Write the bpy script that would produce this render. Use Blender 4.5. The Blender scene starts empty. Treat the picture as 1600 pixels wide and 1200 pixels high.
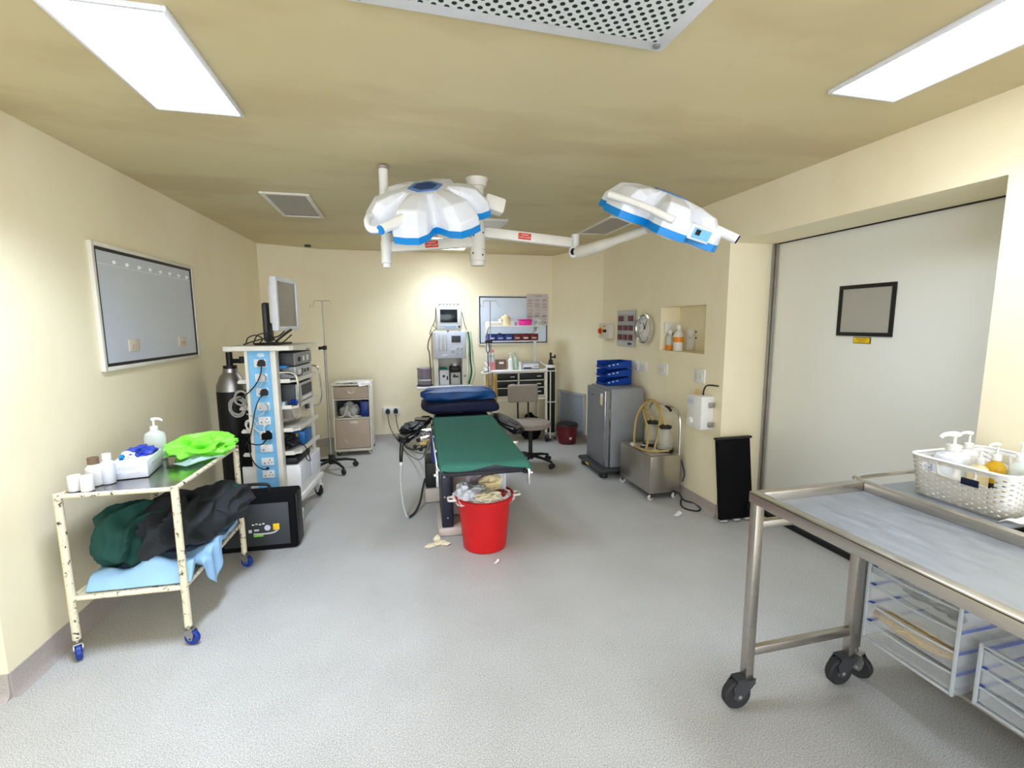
import bpy, bmesh, math, random
from mathutils import Vector, Matrix, Euler, noise
PI = math.pi
scn = bpy.context.scene
COL = scn.collection
random.seed(7)

# ------------------------------------------------------------------ camera
cam_data = bpy.data.cameras.new('camera')
cam = bpy.data.objects.new('camera', cam_data)
COL.objects.link(cam)
cam_data.sensor_width = 36.0
cam_data.lens = 36.0 * 729.0 / 1600.0
cam_data.clip_start = 0.05
# camera axes (right, down, forward) expressed in the room's axes
RX = Vector((0.971, -0.238, -0.006)); RD = Vector((-0.036, -0.124, -0.992)); RF = Vector((0.235, 0.963, -0.129))
RF.normalize(); RX = (RX - RF * RX.dot(RF)).normalized(); RD = RF.cross(RX)
cm = Matrix((RX, -RD, -RF)).transposed().to_4x4()
cm.translation = (0, 0, 1.55)
cam.matrix_world = cm
scn.camera = cam

# ------------------------------------------------------------------ world, exposure
wd = bpy.data.worlds.new('world'); scn.world = wd; wd.use_nodes = True
wd.node_tree.nodes['Background'].inputs[0].default_value = (0.92, 0.96, 1.06, 1)   # even fill light, added through the end left open behind the camera
wd.node_tree.nodes['Background'].inputs[1].default_value = 1.75
scn.view_settings.view_transform = 'Standard'
scn.view_settings.look = 'None'
scn.view_settings.gamma = 1.0
scn.view_settings.use_curve_mapping = False
scn.view_settings.exposure = 1.63
PANEL_STRENGTH = 2.2           # the diffusers of the fluorescent ceiling panels, the only lamps that are on
# the light those three panels throw: prismatic diffusers, so mostly downwards
def panel_lamp(name, x0, x1, y0, y1, watts):
    l = bpy.data.lights.new(name, 'AREA'); l.shape = 'RECTANGLE'; l.size = x1 - x0; l.size_y = y1 - y0
    l.energy = watts; l.color = (.83, .95, 1.18); l.spread = math.radians(128)
    o = bpy.data.objects.new(name, l); COL.objects.link(o); o.location = ((x0 + x1) / 2, (y0 + y1) / 2, 2.455)
panel_lamp('panel_lamp_left', -.945, -.630, 1.69, 2.39, 8.3)
panel_lamp('panel_lamp_right', 1.725, 2.04, .92, 1.635, 2.9)
panel_lamp('panel_lamp_back', .40, .84, 5.15, 5.95, 5.2)
try:
    scn.cycles.max_bounces = 10; scn.cycles.diffuse_bounces = 7; scn.cycles.glossy_bounces = 4
    scn.cycles.transparent_max_bounces = 16; scn.cycles.sample_clamp_indirect = 8
    scn.cycles.caustics_reflective = False; scn.cycles.caustics_refractive = False
    scn.cycles.use_denoising = True
except Exception:
    pass

# ------------------------------------------------------------------ materials
def _nt(name):
    m = bpy.data.materials.new(name); m.use_nodes = True
    nt = m.node_tree
    return m, nt, nt.nodes['Principled BSDF']
def _coords(nt, scale=(1, 1, 1), rot=(0, 0, 0)):
    tc = nt.nodes.new('ShaderNodeTexCoord'); mp = nt.nodes.new('ShaderNodeMapping')
    nt.links.new(tc.outputs['Object'], mp.inputs['Vector'])
    mp.inputs['Scale'].default_value = scale; mp.inputs['Rotation'].default_value = rot
    return mp.outputs['Vector']
def _noise(nt, vec, scale, detail=3, rough=.55):
    n = nt.nodes.new('ShaderNodeTexNoise'); n.inputs['Scale'].default_value = scale
    n.inputs['Detail'].default_value = detail; n.inputs['Roughness'].default_value = rough
    nt.links.new(vec, n.inputs['Vector']); return n.outputs['Fac']
def _ramp(nt, fac, stops):
    r = nt.nodes.new('ShaderNodeValToRGB'); nt.links.new(fac, r.inputs['Fac'])
    e = r.color_ramp.elements
    while len(e) < len(stops): e.new(0.5)
    for k, (p, c) in enumerate(stops):
        e[k].position = p; e[k].color = (c[0], c[1], c[2], 1)
    return r.outputs['Color']
def _mix(nt, fac, a, b):
    m = nt.nodes.new('ShaderNodeMix'); m.data_type = 'RGBA'
    for s, v in ((m.inputs[0], fac), (m.inputs[6], a), (m.inputs[7], b)):
        if isinstance(v, (int, float)): s.default_value = v
        elif isinstance(v, (tuple, list)): s.default_value = (v[0], v[1], v[2], 1)
        else: nt.links.new(v, s)
    return m.outputs[2]
def _bump(nt, p, fac, strength, dist=.002):
    b = nt.nodes.new('ShaderNodeBump'); b.inputs['Strength'].default_value = strength
    b.inputs['Distance'].default_value = dist
    nt.links.new(fac, b.inputs['Height']); nt.links.new(b.outputs['Normal'], p.inputs['Normal'])
def mk(name, rgb, rough=.5, metal=0., var=.06, vscale=9., bump=0., bscale=120., trans=0., emis=0., alpha=1., ior=1.45, stretch=(1, 1, 1), spec=.5):
    m, nt, p = _nt(name)
    p.inputs['Roughness'].default_value = rough; p.inputs['Metallic'].default_value = metal
    p.inputs['Specular IOR Level'].default_value = spec
    p.inputs['IOR'].default_value = ior
    p.inputs['Transmission Weight'].default_value = trans; p.inputs['Alpha'].default_value = alpha
    v = _coords(nt, stretch)
    if var > 0:
        f = _noise(nt, v, vscale)
        lo = tuple(max(0, c * (1 - var)) for c in rgb); hi = tuple(min(1, c * (1 + var)) for c in rgb)
        nt.links.new(_ramp(nt, f, [(.3, lo), (.7, hi)]), p.inputs['Base Color'])
    else:
        p.inputs['Base Color'].default_value = (*rgb, 1)
    if bump > 0: _bump(nt, p, _noise(nt, v, bscale, 2), bump)
    if emis > 0:
        p.inputs['Emission Color'].default_value = (*rgb, 1); p.inputs['Emission Strength'].default_value = emis
    return m

M = {}
# painted plaster of the walls and ceiling
def plaster(name, base, dark, stain):
    m, nt, p = _nt(name)
    v = _coords(nt)
    big = _noise(nt, v, .9, 4, .6)
    c = _ramp(nt, big, [(.35, dark), (.62, base)])
    st = _noise(nt, _coords(nt, (.7, 1.6, 1)), 1.3, 4, .58)
    f = _ramp(nt, st, [(.50, (0, 0, 0)), (.62, (1, 1, 1))])
    c = _mix(nt, f, c, stain)
    nt.links.new(c, p.inputs['Base Color']); p.inputs['Roughness'].default_value = .55
    p.inputs['Specular IOR Level'].default_value = .3
    _bump(nt, p, _noise(nt, v, 160, 2), .12)
    return m
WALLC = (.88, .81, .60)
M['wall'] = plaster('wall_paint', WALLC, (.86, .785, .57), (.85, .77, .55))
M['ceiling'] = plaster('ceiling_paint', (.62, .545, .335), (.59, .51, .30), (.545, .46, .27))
M['base'] = mk('cove_vinyl', (.40, .36, .34), .5, var=.12, vscale=140)
M['door'] = mk('door_laminate', (.82, .84, .82), .42, var=.015, vscale=1.5)
# speckled sheet vinyl
m, nt, p = _nt('speckled_vinyl'); v = _coords(nt)
c = _ramp(nt, _noise(nt, v, 230, 2, .6), [(.38, (.315, .315, .305)), (.5, (.49, .49, .48)), (.61, (.65, .655, .65))])
c2 = _ramp(nt, _noise(nt, v, 2.2, 4, .6), [(.3, (.88, .88, .87)), (.7, (1, 1, 1))])
mx = nt.nodes.new('ShaderNodeMix'); mx.data_type = 'RGBA'; mx.blend_type = 'MULTIPLY'; mx.inputs[0].default_value = 1
nt.links.new(c, mx.inputs[6]); nt.links.new(c2, mx.inputs[7])
nt.links.new(mx.outputs[2], p.inputs['Base Color']); p.inputs['Roughness'].default_value = .46; p.inputs['Specular IOR Level'].default_value = .35
M['floor'] = m
# chipped cream enamel over rusty steel
m, nt, p = _nt('chipped_enamel'); v = _coords(nt)
f = _ramp(nt, _noise(nt, v, 34, 5, .72), [(.575, (0, 0, 0)), (.605, (1, 1, 1))])
c = _mix(nt, f, (.74, .68, .50), (.055, .035, .025))
nt.links.new(c, p.inputs['Base Color']); p.inputs['Roughness'].default_value = .42
M['chipped'] = m
# brushed stainless steel
def steel(name, rgb, r0, r1, st):
    m, nt, p = _nt(name); v = _coords(nt, st)
    f = _noise(nt, v, 14, 4, .6)
    nt.links.new(_ramp(nt, f, [(.25, tuple(c * .9 for c in rgb)), (.75, tuple(min(1, c * 1.06) for c in rgb))]), p.inputs['Base Color'])
    nt.links.new(_ramp(nt, f, [(.3, (r0,) * 3), (.7, (r1,) * 3)]), p.inputs['Roughness'])
    p.inputs['Metallic'].default_value = 1
    return m
M['steel'] = steel('brushed_steel', (.50, .47, .43), .30, .42, (1, 1, 9))
M['steel_tray'] = steel('wiped_steel', (.40, .43, .47), .46, .56, (2.2, .7, 1))
M['steel_box'] = steel('sheet_steel', (.52, .49, .44), .28, .40, (1, 1, .4))
M['chrome'] = mk('chrome', (.75, .75, .74), .16, 1., var=0)
# perforated sheet
def dots(name, base, pitch, rad, rot=PI / 4, dark=(.01, .01, .012)):
    m, nt, p = _nt(name)
    v = _coords(nt, (1 / pitch,) * 3, (0, 0, rot))
    w = nt.nodes.new('ShaderNodeVectorMath'); w.operation = 'FRACTION'; nt.links.new(v, w.inputs[0])
    s = nt.nodes.new('ShaderNodeVectorMath'); s.operation = 'SUBTRACT'; nt.links.new(w.outputs[0], s.inputs[0]); s.inputs[1].default_value = (.5, .5, 0)
    k = nt.nodes.new('ShaderNodeVectorMath'); k.operation = 'MULTIPLY'; nt.links.new(s.outputs[0], k.inputs[0]); k.inputs[1].default_value = (1, 1, 0)
    l = nt.nodes.new('ShaderNodeVectorMath'); l.operation = 'LENGTH'; nt.links.new(k.outputs[0], l.inputs[0])
    g = nt.nodes.new('ShaderNodeMath'); g.operation = 'LESS_THAN'; nt.links.new(l.outputs['Value'], g.inputs[0]); g.inputs[1].default_value = rad
    nt.links.new(_mix(nt, g.outputs[0], base, dark), p.inputs['Base Color']); p.inputs['Roughness'].default_value = .5
    return m
M['perf'] = dots('perforated_sheet', (.62, .66, .66), .0262, .30)
M['mesh_grey'] = dots('fine_grille', (.42, .40, .37), .010, .30, dark=(.16, .15, .14))
M['mesh_steel'] = dots('wire_mesh', (.40, .45, .52), .018, .30, 0, (.16, .19, .24))
W = (.78, .78, .76)
for k, a in dict(
    white=(W, .35), white_warm=((.72, .70, .63), .45), white_blue=((.72, .75, .82), .3), enamel=((.74, .71, .60), .42),
    board=((.56, .61, .70), .28), black=((.008, .008, .009), .5), black_gloss=((.010, .010, .013), .22), rubber=((.018, .018, .02), .7),
    black_matte=((.006, .006, .007), .8), navy_pad=((.012, .015, .028), .42), grey_dark=((.035, .038, .042), .5), grey=((.25, .26, .27), .5), grey_light=((.50, .51, .51), .5),
    beige=((.50, .40, .31), .5), beige_light=((.66, .60, .50), .5), beige_cloth=((.30, .255, .215), .85), brown=((.16, .10, .06), .6),
    blue=((.0, .13, .42), .35), blue_deep=((.006, .036, .26), .4), blue_navy=((.002, .006, .036), .8), blue_royal=((.0, .045, .32), .45),
    blue_sky=((.14, .44, .62), .5), blue_light=((.30, .52, .78), .7), blue_pale=((.55, .72, .86), .5), cyan_panel=((.20, .50, .78), .4), blue_bright=((.0, .22, .62), .4),
    red=((.56, .006, .008), .38), red_dark=((.17, .006, .009), .45), red_sign=((.62, .05, .02), .5), red_lamp=((.11, .012, .016), .35),
    yellow=((.85, .55, .0), .5), amber=((.55, .33, .01), .35), cream=((.74, .62, .36), .6), latex=((.74, .68, .50), .7),
    pink=((.80, .02, .30), .4), pink_light=((.80, .22, .28), .3), green_lime=((.20, .72, .05), .45), green_dark=((.006, .055, .042), .85), teal=((.0, .22, .20), .4),
    mint=((.42, .60, .46), .35), green_tube=((.35, .55, .36), .35), gown_grey=((.022, .026, .030), .9), paper=((.78, .77, .76), .8),
    screen=((.012, .018, .022), .12), screen_grey=((.27, .235, .20), .3), panel_grey=((.36, .36, .38), .45), fridge=((.26, .275, .29), .38), fridge_door=((.19, .195, .215), .4),
    machine=((.66, .64, .55), .45), machine_panel=((.56, .60, .68), .4), tube_amber=((.42, .29, .08), .3), gold=((.6, .42, .14), .4), grey_warm=((.33, .30, .27), .6),
    cloth_white=((.72, .72, .72), .9), purple_grey=((.30, .26, .33), .5), orange=((.75, .25, .0), .4), wire_grey=((.35, .34, .31), .5), table_beige=((.55, .48, .42), .5), glass_green=((.30, .50, .18), .3)).items():
    M[k] = mk(k, a[0], a[1], var=.05)
M['black_matte'] = mk('black_matte', (.004, .004, .005), .8, spec=.15)
M['white_rub'] = mk('white_rubber', (.62, .60, .54), .6)
M['steel_dull'] = mk('dull_steel', (.42, .41, .40), .4, 1., var=.1)
M['glove_blue'] = mk('nitrile', (.03, .06, .40), .5)
M['clear'] = mk('clear_plastic', (.80, .84, .87), .18, var=0, alpha=.16, spec=.8)
M['clear_edge'] = mk('clear_plastic_edge', (.62, .66, .68), .25, var=.05, alpha=.62)
M['clear_sheet'] = mk('clear_film', (.62, .80, .80), .25, var=0, alpha=.45)
M['glass'] = mk('jar_glass', (.62, .62, .52), .08, var=0, alpha=.24, spec=.9)
M['tray_polished'] = steel('polished_tray', (.42, .42, .41), .14, .26, (1.5, 1, 1))
M['canister'] = mk('smoky_canister', (.20, .17, .26), .12, var=0, alpha=.68, spec=.8)
M['pane'] = mk('vision_pane', (.40, .395, .36), .10, var=.03, vscale=3)
M['bottle_clear'] = mk('bottle_plastic', (.70, .76, .72), .2, var=0, alpha=.72)
M['board_film'] = mk('viewer_panel', (.55, .60, .69), .24, var=.02, vscale=3)
# woven green drape
m, nt, p = _nt('green_drape'); v = _coords(nt)
c = _ramp(nt, _noise(nt, v, 220, 2), [(.3, (.030, .120, .088)), (.7, (.050, .180, .132))])
nt.links.new(c, p.inputs['Base Color']); p.inputs['Roughness'].default_value = .9; p.inputs['Specular IOR Level'].default_value = .15
_bump(nt, p, _noise(nt, _coords(nt, (1, 4, 1)), 26, 3), .5, .006)
M['drape'] = m
m, nt, p = _nt('pillow_cover'); v = _coords(nt)
c = _ramp(nt, _noise(nt, v, 5, 3), [(.3, (.0, .035, .16)), (.7, (.0, .07, .26))])
nt.links.new(c, p.inputs['Base Color']); p.inputs['Roughness'].default_value = .55
M['pillow'] = m
# lit diffuser of the ceiling panels
m, nt, p = _nt('lit_diffuser'); p.inputs['Base Color'].default_value = (.9, .9, .9, 1)
p.inputs['Emission Color'].default_value = (.93, .97, 1.0, 1); p.inputs['Emission Strength'].default_value = PANEL_STRENGTH
M['lit'] = m

# ------------------------------------------------------------------ mesh helpers
def spline(pts, n=8, closed=False):
    P = [Vector(q) for q in pts]
    if len(P) < 3: return P
    out = []; L = len(P); rng = range(L) if closed else range(L - 1)
    for i in rng:
        if closed: a, b, c, d = P[(i - 1) % L], P[i], P[(i + 1) % L], P[(i + 2) % L]
        else: a, b, c, d = P[max(i - 1, 0)], P[i], P[i + 1], P[min(i + 2, L - 1)]
        for k in range(n):
            t = k / n; t2 = t * t; t3 = t2 * t
            out.append(.5 * ((2 * b) + (c - a) * t + (2 * a - 5 * b + 4 * c - d) * t2 + (3 * b - a - 3 * c + d) * t3))
    if not closed: out.append(P[-1])
    return out
def axis_matrix(d):
    z = Vector(d).normalized()
    x = Vector((1, 0, 0)) if abs(z.x) < .9 else Vector((0, 1, 0))
    y = z.cross(x).normalized(); x = y.cross(z)
    return Matrix((x, y, z)).transposed().to_4x4()
class MB:
    def __init__(s): s.bm = bmesh.new()
    def _xf(s, verts, Mx):
        if Mx is not None:
            for v in verts: v.co = Mx @ v.co
    def box(s, c, d, bev=0., Mx=None, seg=2):
        r = bmesh.ops.create_cube(s.bm, size=1); vs = r['verts']
        for v in vs: v.co = Vector((c[0] + v.co.x * d[0], c[1] + v.co.y * d[1], c[2] + v.co.z * d[2]))
        if bev > 0:
            es = list({e for v in vs for e in v.link_edges})
            q = bmesh.ops.bevel(s.bm, geom=es, offset=min(bev, min(d) * .49), segments=seg, affect='EDGES', profile=.5)
            vs = list({v for f in q['faces'] for v in f.verts} | {v for v in vs if v.is_valid})
            # gather the whole island
            seen = set(vs); st = list(vs)
            while st:
                a = st.pop()
                for e in a.link_edges:
                    b = e.other_vert(a)
                    if b not in seen: seen.add(b); st.append(b)
            vs = list(seen)
        s._xf(vs, Mx); return s
    def cyl(s, a, b, r0, r1=None, n=20, cap=True, Mx=None):
        r1 = r0 if r1 is None else r1
        a = Vector(a); b = Vector(b); A = axis_matrix(b - a)
        R = []
        for q, r in ((a, r0), (b, r1)):
            R.append([s.bm.verts.new(q + (A @ Vector((math.cos(2 * PI * k / n) * r, math.sin(2 * PI * k / n) * r, 0)))) for k in range(n)])
        for k in range(n): s.bm.faces.new((R[0][k], R[0][(k + 1) % n], R[1][(k + 1) % n], R[1][k]))
        if cap:
            s.bm.faces.new(R[0][::-1]); s.bm.faces.new(R[1])
        s._xf(R[0] + R[1], Mx); return s
    def tube(s, pts, r, n=8, smooth=0, closed=False, Mx=None):
        P = spline(pts, smooth, closed) if smooth else [Vector(q) for q in pts]
        L = len(P); R = []; up = None
        for i, q in enumerate(P):
            if closed: t = P[(i + 1) % L] - P[(i - 1) % L]
            else: t = P[min(i + 1, L - 1)] - P[max(i - 1, 0)]
            if t.length < 1e-9: t = Vector((0, 0, 1))
            t.normalize()
            if up is None:
                up = Vector((0, 0, 1)) if abs(t.z) < .9 else Vector((1, 0, 0))
            up = (up - t * up.dot(t))
            if up.length < 1e-6: up = t.orthogonal()
            up.normalize(); sd = t.cross(up)
            rr = r[i * (len(r) - 1) // max(1, L - 1)] if isinstance(r, (list, tuple)) else r
            R.append([s.bm.verts.new(q + up * math.cos(2 * PI * k / n) * rr + sd * math.sin(2 * PI * k / n) * rr) for k in range(n)])
        for i in range(L if closed else L - 1):
            A, B = R[i], R[(i + 1) % L]
            for k in range(n): s.bm.faces.new((A[k], A[(k + 1) % n], B[(k + 1) % n], B[k]))
        if not closed:
            s.bm.faces.new(R[0][::-1]); s.bm.faces.new(R[-1])
        if Mx is not None: s._xf([v for q in R for v in q], Mx)
        return s
    def lathe(s, prof, at=(0, 0, 0), n=28, Mx=None, cap=True, sx=1., sy=1.):
        R = []
        for r, z in prof:
            R.append([s.bm.verts.new((at[0] + math.cos(2 * PI * k / n) * max(r, 1e-4) * sx, at[1] + math.sin(2 * PI * k / n) * max(r, 1e-4) * sy, at[2] + z)) for k in range(n)])
        for A, B in zip(R, R[1:]):
            for k in range(n): s.bm.faces.new((A[k], A[(k + 1) % n], B[(k + 1) % n], B[k]))
        if cap:
            s.bm.faces.new(R[0][::-1]); s.bm.faces.new(R[-1])
        s._xf([v for q in R for v in q], Mx); return s
    def prism(s, poly, z0, z1, Mx=None, bev=0.):
        A = [s.bm.verts.new((x, y, z0)) for x, y in poly]; B = [s.bm.verts.new((x, y, z1)) for x, y in poly]
        n = len(poly)
        s.bm.faces.new(A[::-1]); s.bm.faces.new(B)
        for k in range(n): s.bm.faces.new((A[k], A[(k + 1) % n], B[(k + 1) % n], B[k]))
        s._xf(A + B, Mx); return s
    def grid(s, fn, nu, nv, Mx=None, skip=None, closed_u=False):
        V = [[s.bm.verts.new(fn(i / nu, j / nv)) for j in range(nv + 1)] for i in range(nu if closed_u else nu + 1)]
        for i in range(nu):
            for j in range(nv):
                if skip and skip(i, j): continue
                i2 = (i + 1) % nu if closed_u else i + 1
                s.bm.faces.new((V[i][j], V[i2][j], V[i2][j + 1], V[i][j + 1]))
        s._xf([v for q in V for v in q], Mx); return s
    def lump(s, c, d, amp=.2, freq=3., seed=0, sub=4, flat=-.5, fold=(1, 1, 1), Mx=None):
        r = bmesh.ops.create_icosphere(s.bm, subdivisions=sub, radius=1.0)
        o = Vector((seed * 7.3, seed * 3.1, seed * 1.7))
        for v in r['verts']:
            q = v.co.copy()
            w = Vector((q.x * fold[0], q.y * fold[1], q.z * fold[2])) * freq + o
            h = 1 - abs(noise.noise(w)) * 2
            k = 1 + amp * (h - .5) + amp * .8 * noise.noise(w * .45)
            q = q * k; q.z = max(q.z, flat)
            v.co = Vector((c[0] + q.x * d[0], c[1] + q.y * d[1], c[2] + q.z * d[2]))
        s._xf(r['verts'], Mx); return s
    def text(s, txt, size, Mx, depth=.0006, align='CENTER'):
        cu = bpy.data.curves.new('t', 'FONT'); cu.body = txt; cu.size = size; cu.extrude = depth
        cu.align_x = align; cu.align_y = 'CENTER'; cu.resolution_u = 3
        o = bpy.data.objects.new('t', cu); COL.objects.link(o)
        dg = bpy.context.evaluated_depsgraph_get(); dg.update()
        me = bpy.data.meshes.new_from_object(o.evaluated_get(dg))
        me.transform(Mx); s.bm.from_mesh(me)
        bpy.data.objects.remove(o); bpy.data.curves.remove(cu); bpy.data.meshes.remove(me)
        return s
    def build(s, name, mat, parent=None, ang=32., solid=0., sub=0, off=0):
        bmesh.ops.recalc_face_normals(s.bm, faces=s.bm.faces[:])
        for e in s.bm.edges:
            e.smooth = len(e.link_faces) == 2 and e.calc_face_angle(0) < math.radians(ang)
        for f in s.bm.faces: f.smooth = True
        me = bpy.data.meshes.new(name); s.bm.to_mesh(me); s.bm.free()
        me.materials.append(M[mat] if isinstance(mat, str) else mat)
        o = bpy.data.objects.new(name, me); COL.objects.link(o)
        if parent is not None: o.parent = parent
        if solid:
            q = o.modifiers.new('solid', 'SOLIDIFY'); q.thickness = solid; q.offset = off
        if sub:
            q = o.modifiers.new('sub', 'SUBSURF'); q.levels = sub; q.render_levels = sub
        return o
def thing(name, label, cat, loc=(0, 0, 0), rz=0., group=None):
    o = bpy.data.objects.new(name, None); COL.objects.link(o)
    o.location = loc; o.rotation_euler = (0, 0, rz); o.empty_display_size = .1
    return tag(o, label, cat, group)
def tag(o, label, cat, group=None, kind=None):
    o['label'] = label; o['category'] = cat
    if group: o['group'] = group
    if kind: o['kind'] = kind
    return o
def struct(mb, name, mat, parent=None, **k):
    o = mb.build(name, mat, parent, **k)
    if parent is None: o['kind'] = 'structure'
    return o
def put(o, loc, rz=0.): o.location = loc; o.rotation_euler = (0, 0, rz); return o
def copy_tree(o, parent=None):
    c = o.copy(); COL.objects.link(c)
    if parent is not None: c.parent = parent
    for ch in o.children: copy_tree(ch, c)
    return c
def RZ(a, loc=(0, 0, 0)): return Matrix.Translation(loc) @ Matrix.Rotation(a, 4, 'Z')
def facing(loc, normal, up=(0, 0, 1)):
    """frame whose local z points along the normal and whose local y points up"""
    z = Vector(normal).normalized(); x = Vector(up).cross(z).normalized(); y = z.cross(x)
    m = Matrix((x, y, z)).transposed().to_4x4(); m.translation = loc; return m
def caster(parent, x, y, r=.045, w=.022, ang=0., top=None, wheel='rubber', fork='steel_dull', zb=0., trail=.4):
    """swivel caster: a fork (part) carrying a wheel and a hub (sub-parts)"""
    top = top if top is not None else zb + r * 2.4
    X = RZ(ang, (x, y, 0)); t = r * trail; h = zb + r
    f = MB()
    S = Matrix(((1, 0, 0, 0), (0, 0, 1, 0), (0, 1, 0, 0), (0, 0, 0, 1)))
    pl = [(-r * .42, zb + r * 2.14), (-r * .40, zb + r * 1.75), (t - r * .36, h - r * .05), (t - r * .18, h - r * .30), (t + r * .18, h - r * .30), (t + r * .36, h + r * .05), (t + r * .50, zb + r * 1.62), (t * .6 + r * .45, zb + r * 2.06), (r * .30, zb + r * 2.14)]
    for s_ in (-1, 1): f.prism(pl, s_ * (w * .5 + .002), s_ * (w * .5 + .006), X @ S)
    f.box((t * .4 + r * .0, 0, zb + r * 2.10), (r * (.8 + trail * .6), w + .012, .008), .003, X)
    f.cyl((0, 0, zb + r * 2.10), (0, 0, top), r * .30, n=14, Mx=X)
    fo = f.build('caster', fork, parent)
    W_ = X @ Matrix.Translation((t, 0, h)) @ Matrix.Rotation(PI / 2, 4, 'X'); b = w * .5
    q = MB(); q.lathe([(r * .62, -b * .9), (r * .90, -b), (r, -b * .6), (r, b * .6), (r * .90, b), (r * .62, b * .9)], n=28, Mx=W_); q.build('wheel', wheel, fo)
    q = MB(); q.lathe([(r * .12, -b * .98), (r * .60, -b * .80), (r * .60, b * .80), (r * .12, b * .98)], n=24, Mx=W_); q.cyl((0, 0, -b - .008), (0, 0, b + .008), r * .13, n=10, Mx=W_); q.build('wheel_hub', 'grey' if wheel == 'rubber' else wheel, fo)
    return fo

# ================================================================== THE ROOM
CZ = 2.47
def wall_seg(mb, a, b, z0, z1, th=.12):
    a = Vector(a); b = Vector(b); d = (b - a).normalized(); n = Vector((d.y, -d.x)) * th
    mb.prism([(a.x, a.y), (a.x + n.x, a.y + n.y), (b.x + n.x, b.y + n.y), (b.x, b.y)], z0, z1)
XR, XD = 2.435, 2.83                      # right wall face, sliding door face
Y0, Y1, YB = 1.45, 3.09, 6.3              # door recess from / to, back wall
A_NL, A_LC, A_BL, A_BR, A_RC = (-1.63, 2.23), (-1.515, 5.98), (-.885, YB), (2.12, YB), (XR, 5.30)
struct(MB().box((.4, 2.2, -.05), (6.4, 8.9, .1)), 'floor', 'floor')
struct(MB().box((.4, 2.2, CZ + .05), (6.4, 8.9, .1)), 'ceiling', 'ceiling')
w = MB(); wall_seg(w, A_LC, A_NL, 0, CZ); wall_seg(w, A_NL, (-2.0, 2.23), 0, CZ); wall_seg(w, (-2.0, 2.23), (-2.0, -1.9), 0, CZ)
struct(w, 'wall_left', 'wall')
w = MB(); wall_seg(w, A_BL, A_LC, 0, CZ); struct(w, 'wall_left_corner', 'wall')
w = MB(); wall_seg(w, A_BR, A_BL, 0, CZ); struct(w, 'wall_back', 'wall')
w = MB(); wall_seg(w, A_RC, A_BR, 0, CZ); struct(w, 'wall_right_corner', 'wall')
# right wall: niche y 3.335..4.005, z 1.289..1.692, door recess
NY0, NY1, NZ0, NZ1, ND = 3.335, 4.005, 1.289, 1.692, .20
w = MB()
TH = .55
def rbox(y0, y1, z0, z1, x0=XR, x1=XR + TH): w.box(((x0 + x1) / 2, (y0 + y1) / 2, (z0 + z1) / 2), (x1 - x0, y1 - y0, z1 - z0))
rbox(-1.9, Y0, 0, CZ); rbox(Y0, Y1, 2.137, CZ); rbox(Y1, NY0, 0, CZ); rbox(NY1, 5.30, 0, CZ)
rbox(NY0, NY1, 0, NZ0); rbox(NY0, NY1, NZ1, CZ); rbox(NY0, NY1, NZ0, NZ1, XR + ND)
struct(w, 'wall_right', 'wall')
# coved vinyl baseboards
def base_seg(name, a, b, h=.095):
    q = MB(); a = Vector(a); b = Vector(b); d = (b - a).normalized(); n = Vector((-d.y, d.x))
    prof = [(0, 0), (.030, 0), (.016, .010), (.008, .028), (.006, h), (0, h)]
    V = [[q.bm.verts.new((e.x + n.x * u, e.y + n.y * u, v)) for u, v in prof] for e in (a, b)]
    for k in range(len(prof)): q.bm.faces.new((V[0][k], V[0][(k + 1) % 6], V[1][(k + 1) % 6], V[1][k]))
    q.bm.faces.new(V[0]); q.bm.faces.new(V[1][::-1])
    struct(q, name, 'base')
base_seg('baseboard_left', A_LC, A_NL, .11); base_seg('baseboard_left_return', A_NL, (-2.0, 2.23), .11)
base_seg('baseboard_left_corner', A_BL, A_LC); base_seg('baseboard_back', A_BR, A_BL)
base_seg('baseboard_right_corner', A_RC, A_BR); base_seg('baseboard_right', (XR, Y1), A_RC)
# sliding theatre door with vision panel
d = MB(); d.box((XD + .02, 2.12, 1.085), (.04, 2.14, 2.09), .002); door = struct(d, 'door_1', 'door')
fr = MB()
for y, z, sy, sz in ((2.327, 1.765, .362, .024), (2.327, 1.468, .362, .024), (2.158, 1.6165, .024, .273), (2.496, 1.6165, .024, .273)):
    fr.box((XD - .004, y, z), (.010, sy, sz), .002)
fr.build('vision_panel_frame', 'black', door)
MB().box((XD - .001, 2.327, 1.6165), (.004, .314, .273)).build('vision_panel', 'pane', door)
st = MB().box((XD - .002, 2.330, 1.431), (.003, .112, .040)).build('warning_sticker', 'black', door)
MB().box((XD - .0042, 2.330, 1.431), (.003, .104, .033)).build('sticker_face', 'yellow', st)
tx = MB()
for k in range(3): tx.box((XD - .0060, 2.330, 1.440 - k * .009), (.001, .07 - k * .012, .003))
tx.build('sticker_print', 'brown', st)
t_ = MB(); t_.box((XD - .012, Y1 - .012, 1.07), (.022, .024, 2.13), .003); t_.box((XD - .012, Y1 - .042, 1.07), (.010, .010, 2.13), .002)
struct(t_, 'trim_1', 'steel_dull')
struct(MB().box((XD + .012, 2.12, .020), (.06, 2.2, .036)), 'door_gap_shade', 'black')  # black strip in place of the shade in the gap under the door
struct(MB().box((XD + .015, 2.12, 2.134), (.05, 2.2, .006)), 'trim_3', 'black')

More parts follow.
